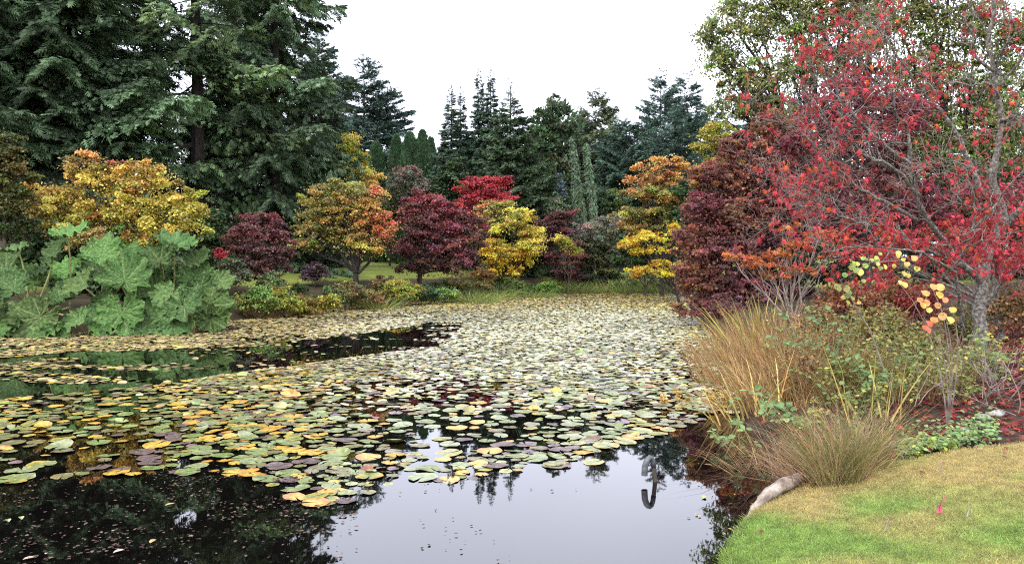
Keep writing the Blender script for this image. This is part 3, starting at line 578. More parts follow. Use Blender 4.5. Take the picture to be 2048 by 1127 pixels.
# ------------------------------------------------------------------ giant leaved plants (left bank)
def gunnera_leaf(r, tint):
    na, nr = 132, 11
    th = np.linspace(-math.pi + .16, math.pi - .16, na); lob = 8.6
    ph = th / math.pi * lob / 2 * 2 * math.pi / 2
    saw = np.abs(np.sin(ph)); tooth = np.abs(np.sin(th * 15 + 1.3 * np.sin(th * 4 + r.uniform(0, 6)) + r.uniform(0, 3))) * (.6 + .4 * np.sin(th * 7 + r.uniform(0, 6)))
    out = (.80 + .20 * np.cos(th * .5) ** 2) * (.80 + .20 * saw ** 1.3) * (.92 + .12 * tooth) * (1 + .08 * np.sin(th * 3 + r.uniform(0, 6)))
    out *= .70 + .30 * np.cos(th / 2)
    rr = np.linspace(.02, 1, nr)[:, None]
    x = rr * out * np.sin(th); y = rr * out * np.cos(th)
    vein = saw ** 2
    z = .30 * rr ** 2 * (1 - .0 * vein) - .10 * rr * vein ** 3 - .05 * rr ** 3 * np.cos(ph * 2) + .09 * rr ** 3 * np.sin(th * 13 + 1.2 * np.sin(th * 5)) + .03 * rr * np.sin(rr * 22 + th * 6) + .02 * rr * np.sin(th * 34 + rr * 9) - .30 * np.maximum(rr - .55, 0) ** 1.2 * (.6 + .5 * np.sin(th * 2.2 + r.uniform(0, 6)))
    V = np.stack([x, y, z + 0 * x], -1).reshape(-1, 3)
    i = np.arange(nr - 1)[:, None] * na; j = np.arange(na - 1)[None]
    F = np.stack([i + j, i + j + 1, i + na + j + 1, i + na + j], -1).reshape(-1, 4)
    main = np.exp(-((np.cos(ph) ** 2) * 28) ) * (1 - .6 * rr) ; main = np.exp(-(1 - saw ** 2) * 60 * (.3 + rr)) * (1 - .5 * rr)
    sec = (np.abs(np.sin(th * 30 + 8 * rr)) > .93) * .22 + 0 * rr
    g = np.array([.068, .130, .036]) * tint; v = np.array([.26, .32, .12])
    k = np.clip(main * .8 + sec, 0, 1)[..., None]
    mott = np.exp(.12 * np.sin(th * 41 + rr * 23)[..., None] + .1 * r.normal(size=(nr, na, 1)))
    col = ((g * (1 - k) + v * k) * mott).reshape(-1, 3)
    return V, F, col
LV = [  # junction px, py, radius px, direction of the leaf tip in degrees (90 up), how far it faces up, which plant, distance
 (134,470,52,80,1.6,0,24.6),(36,500,36,150,1.6,0,24.2),(106,512,46,60,.9,0,24),(202,512,56,70,.55,1,24.4),(169,566,52,200,.5,0,23.6),(250,562,66,80,.45,1,23.8),(320,520,48,110,.8,2,24.6),(347,490,50,70,1.4,2,25),
 (27,580,56,120,.5,0,23.0),(81,632,70,230,.35,0,22.6),(244,622,64,270,.5,1,23.0),(344,590,48,250,.4,2,24),(368,612,60,310,.5,2,23.6),(440,562,34,20,.7,2,25),(24,656,44,250,.6,0,22.2),(157,636,40,290,.5,0,22.8),
 (217,590,40,240,.5,1,24),(416,608,54,330,.5,2,24.2),(75,548,30,70,.9,0,24.6),(390,520,36,60,.9,2,25.4),(420,636,42,300,.5,2,23.8),(287,612,44,300,.4,1,24.2),(262,520,46,75,.6,1,24.8),(300,640,46,280,.5,1,23.3),(120,600,46,100,.5,0,23.9),(190,630,40,240,.6,1,23.4),(-30,610,60,180,.5,0,22.6),(-60,540,50,140,.8,0,23.2),(350,650,40,290,.5,2,23.2),(310,570,44,180,.5,2,24.6),(10,540,50,120,.6,0,24.5),(100,660,44,260,.6,0,22.3),(225,650,44,250,.7,1,22.9),(60,565,50,150,.7,0,24.6),(130,545,44,90,.9,1,25.2),(385,560,50,40,.7,2,25.4),(300,560,56,100,.6,1,25.2),(400,575,44,330,.6,2,25),(0,610,60,200,.6,0,23.4),(110,670,44,270,.4,0,22.2),(285,655,40,280,.4,1,23),(370,655,44,270,.4,2,23.2),(200,545,50,90,.6,1,25.4),(430,640,36,320,.5,2,24),(445,610,34,320,.6,2,24.8),(-20,650,50,240,.6,0,22.0),]
GP = [(B(70, 24.6), 'leftmost clump of giant lobed green leaves at the water edge'), (B(230, 25), 'middle clump of giant lobed leaves with the biggest upright leaf'), (B(375, 26), 'right hand clump of giant lobed leaves next to the shrubs')]
rg = np.random.default_rng(400)
plants = [thing('gunnera', lb, 'plant', b, 'giant leaved plants on the left bank') for b, lb in GP]
for (px, py, rp, ang, fu, pi_, D) in LV:
    j = W(px, py, D); s = rp * MPP(D) * 1.0; a = R(ang)
    nvec = nrm(np.array([rg.normal(0, .38), -1., (fu + .25) * rg.uniform(.6, 1.7)])); tip = np.array([math.cos(a), 0, math.sin(a)])
    tip = nrm(tip - nvec * np.dot(tip, nvec)); side = np.cross(tip, nvec)
    V, F, cl = gunnera_leaf(rg, np.exp(rg.normal(-.05, .3)) * np.array([rg.uniform(.85, 1.15), 1, rg.uniform(.8, 1.1)]))
    Vw = j + s * (V[:, 0:1] * side + V[:, 1:2] * tip + V[:, 2:3] * nvec)
    Vw[:, 2] = np.maximum(Vw[:, 2], .02)
    b = GP[pi_][0]; m = MB(); m.add(Vw, F, cl); lf = m.build('leaf', M_BIG, plants[pi_], b, True)
    root = b + np.array([rg.normal(0, .5), rg.normal(0, .3), 0]); q = np.linspace(0, 1, 6)[:, None]
    mid = root * .35 + j * .65 + np.array([0, .25, .0]); mid[2] = max(j[2], root[2]) * .75
    st = root * (1 - q) ** 2 + 2 * mid * q * (1 - q) + (j - nvec * .02) * q ** 2
    k = MB(); k.tube(st, np.linspace(.035, .02, 6), 6); k.build('stalk', M_STEM, lf, b)

# ------------------------------------------------------------------ blades: reeds, rushes, grasses
def blades(m, r, base, n, spread, length, width, lean, colr, bend=.5, hv=.25, seg=3, radial=.35, spreadY=None, mess=.16):
    th = r.uniform(0, 6.283, n); q = np.sqrt(r.random(n)); spreadY = spreadY or spread
    x = base[0] + np.cos(th) * q * spread; y = base[1] + np.sin(th) * q * spreadY
    z = np.maximum(gh(x, y), -.15) - .03
    L = length * r.uniform(.55, 1.15, n); out = np.stack([np.cos(th) * q * radial, np.sin(th) * q * radial, 0 * q], 1) + np.asarray(lean) + mess * r.normal(size=(n, 3)) * [1, 1, .2]
    d0 = nrm(np.array([0, 0, 1.]) + out); bendv = nrm(out * [1, 1, 0] + 1e-3) * (bend * r.uniform(.2, 1.4, n))[:, None]
    face = nrm(np.stack([r.normal(0, .6, n), -np.ones(n), 0 * th], 1)); side = nrm(np.cross(d0, face))
    ts = np.linspace(0, 1, seg + 1); P0 = np.stack([x, y, z], 1); pts = []
    w_ = width * r.uniform(.6, 1.3, n)
    V = np.zeros((n, 2 * seg + 1, 3))
    for i, t in enumerate(ts):
        p = P0 + d0 * (L * t)[:, None] + bendv * (L * t * t)[:, None] + np.array([0, 0, -1.]) * (L * np.linalg.norm(bendv, axis=1) * .45 * t ** 3)[:, None]
        ww = (w_ * (1 - .75 * t) * .5)[:, None]
        if i < seg: V[:, 2 * i] = p - side * ww; V[:, 2 * i + 1] = p + side * ww
        else: V[:, 2 * seg] = p
    off = (np.arange(n) * (2 * seg + 1))[:, None, None]
    quads = np.array([[2 * i, 2 * i + 1, 2 * i + 3, 2 * i + 2] for i in range(seg - 1)]); tri = np.array([[2 * seg - 2, 2 * seg - 1, 2 * seg]])
    c = colr if np.ndim(colr) == 2 else np.asarray(colr)[None]
    col = np.clip(c[r.integers(0, len(c), n)] * np.exp(r.normal(0, hv, (n, 1))) * np.exp(r.normal(0, .08, (n, 3))), .005, .8)
    m.add(V.reshape(-1, 3), [(quads[None] + off).reshape(-1, 4), (tri[None] + off).reshape(-1, 3)], np.repeat(col, 2 * seg + 1, 0))
    return m
TANS = np.array([[.38,.20,.08],[.46,.31,.13],[.32,.15,.06],[.44,.30,.13],[.20,.14,.07],[.24,.22,.08],[.40,.26,.11]])
def reeds(name, label, px, D, n, spread, length, width, lean, cols=TANS, seed=0, bend=.3, cat='reeds', group=None, radial=.35, part='blades', sy=None, mess=.16):
    r = np.random.default_rng(seed); b = B(px, D); b[2] = max(b[2], 0)
    m = MB(); blades(m, r, b, n, spread, length, width, lean, cols, bend, radial=radial, spreadY=sy, mess=mess)
    o = m.build(name, M_BLADE, None, b); o.location = b
    return tag(o, label, cat, group)
RG = 'tan reed clumps along the right bank'
for i, (px, D, n, sp, ln, lb) in enumerate([(1452,16.5,252,0.632,0.892,'tan reed clump nearest the dark red maple'),(1500,17.2,312,0.805,1.02,'tan reed clump right under the dark red maple skirt'),(1560,15.8,360,0.862,0.977,'tan reed clump beside the orange laceleaf maple'),(1490,13.8,312,0.69,0.807,'rusty reed clump leaning over the lily pads'),
        (1545,13,372,0.747,0.892,'thick rusty reed clump in the middle of the bank'),(1610,12.6,312,0.747,0.935,'tan reed clump behind the green brambles'),(1520,11.2,228,0.517,0.68,'short tan reeds at the water line above the bramble'),(1580,10.6,252,0.575,0.722,'pale tan reeds just behind the rush tussock'),(1660,11,216,0.69,0.765,'thin brown reeds among the yellow weeds'),(1470,11.6,120,0.402,0.468,'low broken reeds trailing into the lily pads')]):
    reeds('reed_clump', lb, px, D, n, sp, ln * 1.15, .013, (-.10, -.04, 0), seed=500 + i, group=RG, bend=.3, radial=.34)
reeds('iris_clump', 'tall yellow green sword leaves beside the dark red maple', 1520, 16, 40, .6, 1.5, .03, (-.12, 0, 0), np.array([[.40,.40,.09],[.46,.40,.10]]), 520, .15, 'plant')
reeds('iris_clump', 'few yellowing sword leaves rising from the tan reeds', 1655, 13, 14, .7, 1.4, .022, (-.05, 0, 0), np.array([[.48,.36,.09],[.5,.28,.06]]), 521, .1, 'plant')
rr_ = np.random.default_rng(530)
reeds('rush_tussock', 'big arching tussock of fine brown green rush on the lawn corner', 1680, 6.8, 900, .20, .80, .0045, (-.06, -.05, 0), np.array([[.28,.21,.09],[.44,.32,.17],[.16,.15,.05],[.20,.19,.06]]), 530, .40, 'grass tussock', radial=.18, mess=.25)
reeds('rush_tussock', 'smaller green brown tussock right of the big one', 1735, 7.1, 380, .17, .8, .0045, (.05, -.05, 0), np.array([[.26,.22,.09],[.18,.17,.05],[.4,.3,.14]]), 531, .4, 'grass tussock', mess=.25, radial=.18)
reeds('rush_tussock', 'reddish tan tussock arching left over the dark water', 1620, 6.9, 180, .18, .58, .005, (-.32, -.1, 0), np.array([[.34,.20,.10],[.42,.30,.18],[.22,.12,.06]]), 532, .6, 'grass tussock', mess=.3, radial=.3)
reeds('rush_tussock', 'brown tussock trailing into the water left of the driftwood', 1550, 7.9, 170, .3, .65, .005, (-.3, -.1, 0), np.array([[.30,.18,.09],[.40,.27,.14],[.2,.12,.06]]), 533, .6, 'grass tussock', mess=.3, radial=.35)
reeds('iris_clump', 'golden dying sword leaves behind the big rush tussock', 1755, 8.8, 9, .3, .9, .018, (.12, 0, 0), np.array([[.55,.36,.10],[.5,.40,.12]]), 534, .1, 'plant')
reeds('iris_clump', 'golden sword leaves at the waters edge above the bramble', 1500, 10.2, 30, .4, .85, .02, (-.1, 0, 0), np.array([[.52,.38,.12],[.46,.30,.09],[.34,.28,.09]]), 535, .35, 'plant')
reeds('grass_patch', 'dry mixed bank grass between reeds and red leaf litter', 1760, 10.4, 900, 1.0, .7, .008, (-.05, 0, 0), np.array([[.36,.26,.11],[.25,.22,.07],[.30,.17,.07]]), 536, .4, 'grass tussock')
reeds('grass_patch', 'dry grass below the grey maple trunk', 1850, 11, 700, .9, .6, .008, (-.05, 0, 0), np.array([[.34,.25,.10],[.22,.22,.06],[.35,.3,.1]]), 537, .4, 'grass tussock')
GG = np.array([[.14,.22,.05],[.22,.27,.07],[.10,.16,.04],[.30,.28,.09]])
for i, (px, D, n, sp, ln, lb) in enumerate([(755,35.5,140,.7,1.1,'yellow green reed tuft on the far bank by the fern'),(950,41,320,1.0,1.0,'arching green grass mound left of the yellow maple'),(985,44,320,.9,1.2,'arching green grass mound under the yellow maple'),(1060,47,320,1.2,.8,'green grass mound right of the yellow maple'),
        (1130,52.5,240,1.0,1.0,'spiky green reed tuft near the grey stone bench'),(1165,53,240,1.1,1.0,'spiky green reed tuft in front of the stone bench'),(1215,53.5,240,1.2,.8,'green reed tuft below the grey brown bush'),(1262,53.2,240,1.2,1.1,'bright green reed tuft below the vivid yellow maple'),(1300,53.4,240,1.1,1.1,'bright green reed tuft near the far right corner of the pond'),(1335,53,200,1.0,1.0,'green reed tuft beside the dark red maple skirt'),(505,30,160,.7,.6,'tan grass tuft beside the giant leaves')]):
    reeds('grass_tuft', lb, px, D, n, sp, ln, .035, (0, -.1, 0), GG if i < 10 else TANS, 540 + i, .7, 'grass tuft', 'green tufts along the far bank', radial=.7)

# ------------------------------------------------------------------ shrubs along the far bank
for i, (px, py, rx, ry, D, c1, c2, lb) in enumerate([
    (470,545,30,28,30.5,(.10,.12,.06),(.12,.10,.06),'grey green bush below the red flowers'),(515,600,34,26,29.2,'bgreen','ygreen','bright green bush right of the giant leaves'),(560,602,38,26,30.2,'ygreen',(.20,.18,.04),'yellow green bush with orange specks by the water'),
    (605,612,34,20,31.5,(.26,.20,.04),'ygreen','orange speckled rose bush on the water edge'),(632,545,24,22,39,(.11,.07,.075),(.10,.06,.07),'small round purplish bush on the lawn'),(655,606,26,16,33,'ygreen',(.30,.24,.05),'low yellow leaved bush on the far bank'),
    (705,590,30,24,34.5,(.16,.14,.05),(.13,.16,.05),'brown green fern mound at the water'),(735,596,32,18,35.5,(.20,.12,.05),(.24,.16,.05),'rusty fern mound left of the reed tuft'),(800,582,40,22,38,'ygreen',(.22,.16,.05),'olive bush below the purple maple'),(850,590,36,16,39,'dgreen',(.10,.15,.05),'dark green low bush with pale tips'),
    (895,588,30,16,40.5,'bgreen','dgreen','green low bush left of the grass mounds'),(1020,572,32,16,46.5,'green','dgreen','dark green bush below the yellow maple'),(1090,576,34,11,49,'bgreen','green','bright low green plants on the far bank'),(1205,560,44,18,56,'dgreen','green','dark green bush right of the stone bench'),(440,508,12,9,31,'red','red','tiny scarlet flowering bush before the purple maple'),
    (540,566,30,20,31,(.14,.17,.07),'green','pale green bush before the small purple maple'),(770,566,30,14,40,(.14,.10,.05),'olive','brown low bush under the olive maple'),(1290,562,60,14,55,'dgreen','green','dark low bush behind the far corner reeds'),(1140,556,26,9,54,'dpurple','dpurple','dark purple low bush before the stone bench'),(965,550,26,14,45.5,(.30,.16,.05),'green','orange tinged bush at the yellow maple foot')]):
    T('shrub', lb, px, D, [(px, py, rx, ry, c1), (px - rx * .4, py + ry * .4, rx * .7, ry * .7, c2), (px + rx * .45, py + ry * .3, rx * .65, ry * .7, c1)], 10, .10, .03, 560 + i, cat='shrub', part='foliage', lai=2.0, shell=.3, hv=.32, group='low shrubs along the far bank')
rl = np.random.default_rng(590)
for i in range(30):
    px = 490 + i * 18 + rl.uniform(-8, 8); sh = np.interp(px, [470, 700, 900, 1000], [640, 615, 600, 592]); Dp = 3375 / (sh - HOR) + rl.uniform(.4, 3.2)
    py = HOR + (CH - gz((px - 1024) / FPX * Dp, Dp) - .22) / Dp * FPX
    cc = [(.13,.19,.06), (.20,.24,.07), (.09,.13,.04), (.26,.22,.07)][rl.integers(0, 4)]; w_ = rl.uniform(12, 22)
    T('low_plant', 'low leafy plant along the far water edge below the maples', px, Dp, [(px, py, w_, w_ * .6, cc), (px + w_ * .6, py + 4, w_ * .7, w_ * .45, cc)], 8, .10, .015, 900 + i, cat='plant', part='foliage', lai=1.6, shell=.2, fill=.3, hv=.32, group='low plants along the far water edge')
# grey stone bench / log of the far bank
b = B(1170, 55.5); m = MB(); q = np.linspace(-1.4, 1.4, 9); rb = np.random.default_rng(5)
m.tube(np.stack([b[0] + q, b[1] + .05 * q, b[2] + .42 + .02 * np.sin(q * 3)], 1), .17 + .02 * rb.normal(size=9), 9, cap=True)
tag(m.build('fallen_log', M_GREYBARK, None, (0, 0, 0), True), 'pale grey log lying on the far bank behind reeds', 'log')

# ------------------------------------------------------------------ weeds, brambles and shrubs of the near right bank
def weed(name, label, base, seed, nst, h, spread, lean, leaf, lcol, lsz, per, stemc=M_STEM, tpl=OVAL, cat='plant', group=None, arch=.3, r0=.004, droop=.2):
    r = np.random.default_rng(seed); t = thing(name, label, cat, base, group); sm_ = MB(); lf = MB()
    for k in range(nst):
        x, y = base[0] + r.normal(0, spread), base[1] + r.normal(0, spread); z = max(gz(x, y), 0) - .03
        d = nrm(np.array([r.normal(0, .25), r.normal(0, .25), 1.]) + np.asarray(lean)); L = h * r.uniform(.6, 1.15); pts = [np.array([x, y, z])]
        for q in range(7):
            d = nrm(d + .10 * r.normal(size=3) + np.array([d[0], d[1], -.5]) * arch * .3 * q / 3); pts.append(pts[-1] + d * L / 7)
        pts = np.array(pts); sm_.tube(pts, np.linspace(r0, r0 * .4, 8), 4)
        n = per; tt = r.uniform(1.2, 7, n); i = np.minimum(tt.astype(int), 6); f = (tt - i)[:, None]; P = pts[i] * (1 - f) + pts[i + 1] * f
        o = nrm(r.normal(size=(n, 3)) * [1, 1, .35]); dd = nrm(o + np.array([0, 0, -droop])); up = nrm(np.array([0, -.35, 1.]) + .35 * r.normal(size=(n, 3)))
        cc = np.asarray(lcol); cc = cc if cc.ndim == 2 else cc[None]; col = np.clip(cc[r.integers(0, len(cc), n)] * np.exp(r.normal(0, .22, (n, 1))), .01, .8)
        lf.leaves(tpl, P + o * lsz * .25, dd, up, lsz * r.uniform(.6, 1.25, n), col)
    sm_.build('stem', stemc, t, base); lf.build('leaves', M_LEAF, t, base)
    return t
BG = np.array([[.17,.27,.09],[.22,.33,.12],[.14,.22,.08]]); YW = np.array([[.46,.38,.07],[.26,.31,.08],[.22,.28,.08],[.18,.24,.06],[.36,.30,.10],[.16,.20,.06]]); RW = np.array([[.30,.14,.05],[.36,.20,.07],[.20,.14,.05]])
for i, (px, D, ns, h, ln, per, ls, lb) in enumerate([(1640,13,6,1.35,(-.1,0,0),26,.085,'tall green bramble climbing in front of the reeds'),(1700,11.2,7,1.2,(-.25,0,0),24,.085,'green bramble in the middle of the bank'),(1590,9.4,6,.75,(-.75,-.1,0),20,.085,'bramble arching over the reeds towards the water'),
      (1490,9.0,4,.62,(-.5,0,0),10,.085,'bramble with few leaves hanging over dark water'),(1730,9.6,7,.9,(-.1,0,0),26,.075,'green bramble behind the big rush tussock'),(1810,10,5,.9,(-.2,0,0),22,.075,'bramble left of the orange round leaves'),(1950,10.6,5,.75,(-.1,0,0),24,.1,'green leafy stems at the foot of the grey trunk')]):
    weed('bramble', lb, B(px, D), 600 + i, ns, h, .16, ln, 0, BG, ls, per, group='brambles on the right bank', arch=.5)
for i, (px, D, ns, h, c, lb) in enumerate([(1690,12.2,16,1.2,YW,'yellow green weeds behind the middle bramble'),(1750,11.4,16,1.15,YW,'yellow weeds with small leaves below the red leaves'),(1800,10.8,16,1.0,YW,'mixed yellow weeds left of the grey trunk'),(1720,9.2,12,.7,YW,'bright yellow weeds behind the rush tussock'),(1850,10,14,.9,YW,'yellow green weeds under the orange round leaves'),
      (1640,11.6,16,1.1,RW,'rusty dry weeds among the reeds'),(1890,9.4,12,.7,YW,'yellow weeds beside the red leaf litter'),(1780,12.6,16,1.3,RW,'rusty brown weeds under the maple'),(1700,13.6,16,1.2,RW,'brown dry weeds behind the brambles'),(2030,9.6,10,.95,YW,'yellow green weed stems at the right edge'),(1430,11.5,10,.3,np.array([[.5,.36,.06],[.42,.24,.06]]),'low yellow water weed at the reed edge'),(1870,12,12,1.0,RW,'rusty weeds behind the grey trunk')]):
    weed('weed_clump', lb, B(px, D), 620 + i, ns, h, .30, (-.05, 0, 0), 0, c, .05, 42, M_TWIG, OVAL, group='weed clumps on the right bank', r0=.003)
for i, (px, py, D, rx, ry, c1, lb) in enumerate([(1690,600,14.5,60,34,(.22,.09,.04),'rusty fern like bush behind the reeds'),(1770,590,15,60,34,(.24,.08,.04),'rust brown bush below the crimson maple'),(1840,600,14.5,50,34,(.26,.05,.04),'dark red bush left of the grey trunk'),
        (2030,610,13,60,40,(.22,.13,.05),'brown leafy bush behind the grey trunk'),(1930,640,12.6,44,30,(.14,.15,.05),'dull green bush left of the trunk foot'),(1640,640,13.6,36,24,(.24,.16,.06),'tawny low bush among the tan reeds'),(1760,650,12.4,60,34,(.25,.21,.06),'yellowish low bush behind the brambles'),(1850,690,11,50,28,(.24,.22,.06),'yellow green low bush in the weeds'),(1600,740,10.6,44,30,(.28,.19,.07),'tan leafy low bush behind the rush tussock'),(1700,740,10.2,50,32,(.22,.22,.06),'green and yellow low bush amid brambles')]):
    T('shrub', lb, px, D, [(px, py, rx, ry, c1), (px - rx * .5, py + ry * .5, rx * .7, ry * .8, c1), (px + rx * .5, py + ry * .5, rx * .7, ry * .8, c1)], 16, .05, .02, 670 + i, cat='shrub', part='foliage', lai=.7, shell=.15, fill=.5, hv=.35, flat=.6, tpl=OVAL, group='low bushes on the right bank')
# round orange leaved shrub
def round_leaf(r, m, p, s, c):
    a = np.linspace(0, 2 * math.pi, 13)[:-1]; n = nrm(np.array([r.normal(0, .35), -1, r.uniform(.1, .9)])); x = nrm(np.cross(n, [0, 0, 1.])); y = np.cross(x, n)
    V = [p] + [p + s * ((.5 * math.cos(t)) * x + (.5 * math.sin(t)) * y * (1.05 + .1 * math.sin(t)) + n * (.22 * abs(math.cos(t)) - .10 * max(math.sin(t), 0) + r.normal(0, .015))) for t in a]
    m.add(np.array(V), np.array([[0, i, i % 12 + 1] for i in range(1, 13)]), np.clip(np.asarray(c) * np.exp(r.normal(0, .15, 3) * [.5, 1, 1]) * np.exp(.22 * r.normal(size=(13, 1))), 0, .85))
r = np.random.default_rng(650); b = B(1900, 8.2); t = thing('shrub', 'shrub with large round peach and yellow leaves before the grey trunk', 'shrub', b)
mm = MB(); sm_ = MB(); PE = [(.66,.36,.12),(.70,.44,.10),(.62,.28,.10),(.66,.50,.14)]
ends = [(1866,574),(1880,575),(1850,587),(1878,590),(1852,606),(1875,611),(1858,620),(1845,611),(1905,620),(1885,633),(1858,648),(1850,655),(1800,565),(1808,570),(1868,640),(1890,600),(1840,600),(1855,660),(1900,640)]
for px, py in ends:
    e = W(px, py, 7.8 + r.normal(0, .08)); round_leaf(r, mm, e, r.uniform(.05, .085), PE[r.integers(0, 4)] if py < 645 else (.62, .16, .08))
for px, py in [(1866,580),(1880,612),(1850,640),(1905,625),(1800,568)]:
    e = W(px, py, 7.85); q = np.linspace(0, 1, 7)[:, None]; md = (b + e) / 2 + [.15, 0, .3]; sm_.tube(b * (1 - q) ** 2 + 2 * md * q * (1 - q) + e * q * q, np.linspace(.008, .003, 7), 5)
mm.build('leaves', M_LEAF, t, b); sm_.build('stem', M_TWIG, t, b)
r = np.random.default_rng(651); b = B(1790, 9.5); t = thing('shrub', 'arching spray of round lime and yellow leaves below the red maple', 'shrub', b)
mm = MB(); sm_ = MB()
path = np.array([W(*p) for p in [(1790,800,9.5),(1740,660,9.3),(1680,560,9.1),(1740,525,9.0),(1800,520,8.9),(1840,535,8.8)]]); sm_.tube(path, np.linspace(.009, .003, 6), 5)
for k in range(46):
    tq = r.uniform(1.5, 5); i = min(int(tq), 4); p = path[i] * (1 - tq + i) + path[i + 1] * (tq - i) + r.normal(0, .07, 3)
    round_leaf(r, mm, p, r.uniform(.04, .075), [(.34,.42,.10),(.24,.34,.10),(.60,.52,.12)][r.integers(0, 3)] if tq < 3.6 else (.62,.52,.12))
mm.build('leaves', M_LEAF, t, b); sm_.build('stem', M_TWIG, t, b)
# bare pale suckers on the right
r = np.random.default_rng(660)
for i, (px, D, n, lb) in enumerate([(1985,9.8,16,'bare pale branching sticks right of the grey trunk'),(2040,8.8,16,'bare pinkish sticks at the right edge over red litter'),(1930,9.2,9,'sparse bare sticks over the red leaf litter')]):
    b = B(px, D); m = MB()
    for k in range(n):
        p = b + np.array([r.normal(0, .3), r.normal(0, .25), -.02]); d = nrm(np.array([r.normal(.2, .6), r.normal(-.1, .4), r.uniform(.25, 1)])); pts = [p]; L = r.uniform(.5, 1.2)
        for q in range(6): d = nrm(d + .15 * r.normal(size=3) + [0, 0, .03]); pts.append(pts[-1] + d * L / 6)
        m.tube(pts, np.linspace(.006, .002, 7), 4)
        for s in range(4):
            j = r.integers(2, 6); dd = nrm(d + .7 * r.normal(size=3)); m.tube([pts[j], pts[j] + dd * L * .12, pts[j] + nrm(dd + [0, 0, .2]) * L * .3], [.003, .002, .0012], 3)
    o = m.build('bare_shrub', M_TWIG, None, b); o.location = b; tag(o, lb, 'shrub')

# ------------------------------------------------------------------ the lawn and its grass
def gpt(px, py):
    z = .5
    for _ in range(12):
        p = G(px, py, z); z = .5 * z + .5 * gz(p[0], p[1])
    return G(px, py, z)
LAWN = [tuple(gpt(*p)[:2]) for p in [(1480,1058),(1525,1004),(1600,970),(1700,944),(1800,922),(1900,902),(2048,885),(2200,868)]]
LAWN = [(1.12,3.62),(1.46,5.55)] + LAWN + [(9,6.6),(9,-3),(-3,-3),(-2.6,.3),(.3,1.3)]
LP = np.array(LAWN)
def inside(P, x, y):
    ins = np.zeros(np.shape(x), bool)
    for i in range(len(P)):
        ax, ay = P[i]; bx, by = P[(i + 1) % len(P)]; c = ((ay > y) != (by > y)); ins ^= c & (x < (bx - ax) * (y - ay) / ((by - ay) or 1e-9) + ax)
    return ins
X, Y, Fl = grid(np.arange(-3, 9.01, .08), np.arange(-3, 9.01, .08))
dl = sdist(X, Y); keep = inside(LP, X, Y) & (dl > .02)
Z = gh(X, Y) + .012
def lawn_col(x, y):
    g = np.array([.22, .32, .075]); tn = np.array([.42, .34, .135]); k = sm(.45, .75, noise2(x, y, 1.0, 21) * .75 + .25 * noise2(x, y, 4, 22) + .22 * sm(.5, 1.7, sdist(x, y)) - .10 * sm(2.6, 3.4, sdist(x, y)))[:, None]
    return g * (1 - k) + tn * k
fk = keep[Fl].all(1); used = np.unique(Fl[fk]); rm = np.full(len(X), -1); rm[used] = np.arange(len(used))
m = MB(); m.add(np.stack([X, Y, Z], 1)[used], rm[Fl[fk]], lawn_col(X, Y)[used] * .7); struct(m.build('lawn', M_GROUND, smooth=True))
r = np.random.default_rng(700); n = 560000
y = r.uniform(3.8, 9.2, n); x = r.uniform(1.0, 6.5, n)
k = inside(LP, x, y) & (x < y * .68 + .1) & (r.random(n) < np.clip(5.2 / y, 0, 1) ** 1.5); x, y = x[k], y[k]; n = len(x)
z = gh(x, y) + .008; h = .030 * r.uniform(.5, 1.25, n) * (1 + 2.4 * np.exp(-np.maximum(sdist(x, y), 0) / .07))
eg = np.exp(-np.maximum(sdist(x, y), 0) / .08)
d = nrm(np.stack([r.normal(0, .45, n) - .55 * eg, r.normal(0, .45, n), np.ones(n)], 1)); side = nrm(np.cross(d, rvec(r, n))); wv = .0019 * r.uniform(.7, 1.3, n)
P = np.stack([x, y, z], 1); bend = nrm(np.stack([r.normal(size=n), r.normal(size=n), -.3 + 0 * x], 1))
V = np.stack([P - side * wv[:, None], P + side * wv[:, None], P + d * (h * .6)[:, None] + side * (wv * .8)[:, None], P + d * (h * .6)[:, None] - side * (wv * .8)[:, None], P + d * h[:, None] + bend * (h * .35)[:, None]], 1)
off = (np.arange(n) * 5)[:, None, None]
col = np.clip(lawn_col(x, y) * np.exp(r.normal(0, .17, (n, 1))) * np.exp(r.normal(0, .08, (n, 3))), .01, .8)
m = MB(); m.add(V.reshape(-1, 3), [(np.array([[0, 1, 2, 3]])[None] + off).reshape(-1, 4), (np.array([[3, 2, 4]])[None] + off).reshape(-1, 3)], np.repeat(col, 5, 0))
struct(m.build('grass', M_BLADE), 'stuff')
print('grass', n)
# bed litter of red leaves and small ground cover
n = 22000; y = r.uniform(6.5, 15, n); x = r.uniform(1.5, 10, n); k = ~inside(LP, x, y) & (sdist(x, y) > .15) & (r.random(n) < .5 + .5 * sm(2.2, 3.6, sdist(x, y))); x, y = x[k], y[k]; n = len(x)
up = nrm(np.stack([r.normal(0, .35, n), r.normal(0, .35, n), np.ones(n)], 1)); P = np.stack([x, y, gh(x, y) + .012 + .02 * r.random(n)], 1)
lc = np.array([[.26,.022,.03],[.16,.03,.035],[.34,.05,.03],[.22,.09,.05],[.12,.05,.03]])[r.integers(0, 5, n)]
m = MB(); m.leaves(MAPLE5, P, nrm(np.cross(up, rvec(r, n))), up, r.uniform(.05, .10, n), np.clip(lc * np.exp(r.normal(0, .3, (n, 1))), 0, 1)); struct(m.build('leaf_litter', M_LEAF), 'stuff')
n = 1500; px = r.uniform(1800, 2000, n); py = 872 + 26 * r.normal(size=n) * .6 - (px - 1880) * .08; D = np.clip(3375 * .78 / (py - 522), 6.6, 9.6); x = (px - 1024) / FPX * D; y = D
k = ~inside(LP, x, y); x, y = x[k], y[k]; n = len(x); up = nrm(np.stack([r.normal(0, .3, n), r.normal(-.2, .3, n), np.ones(n)], 1))
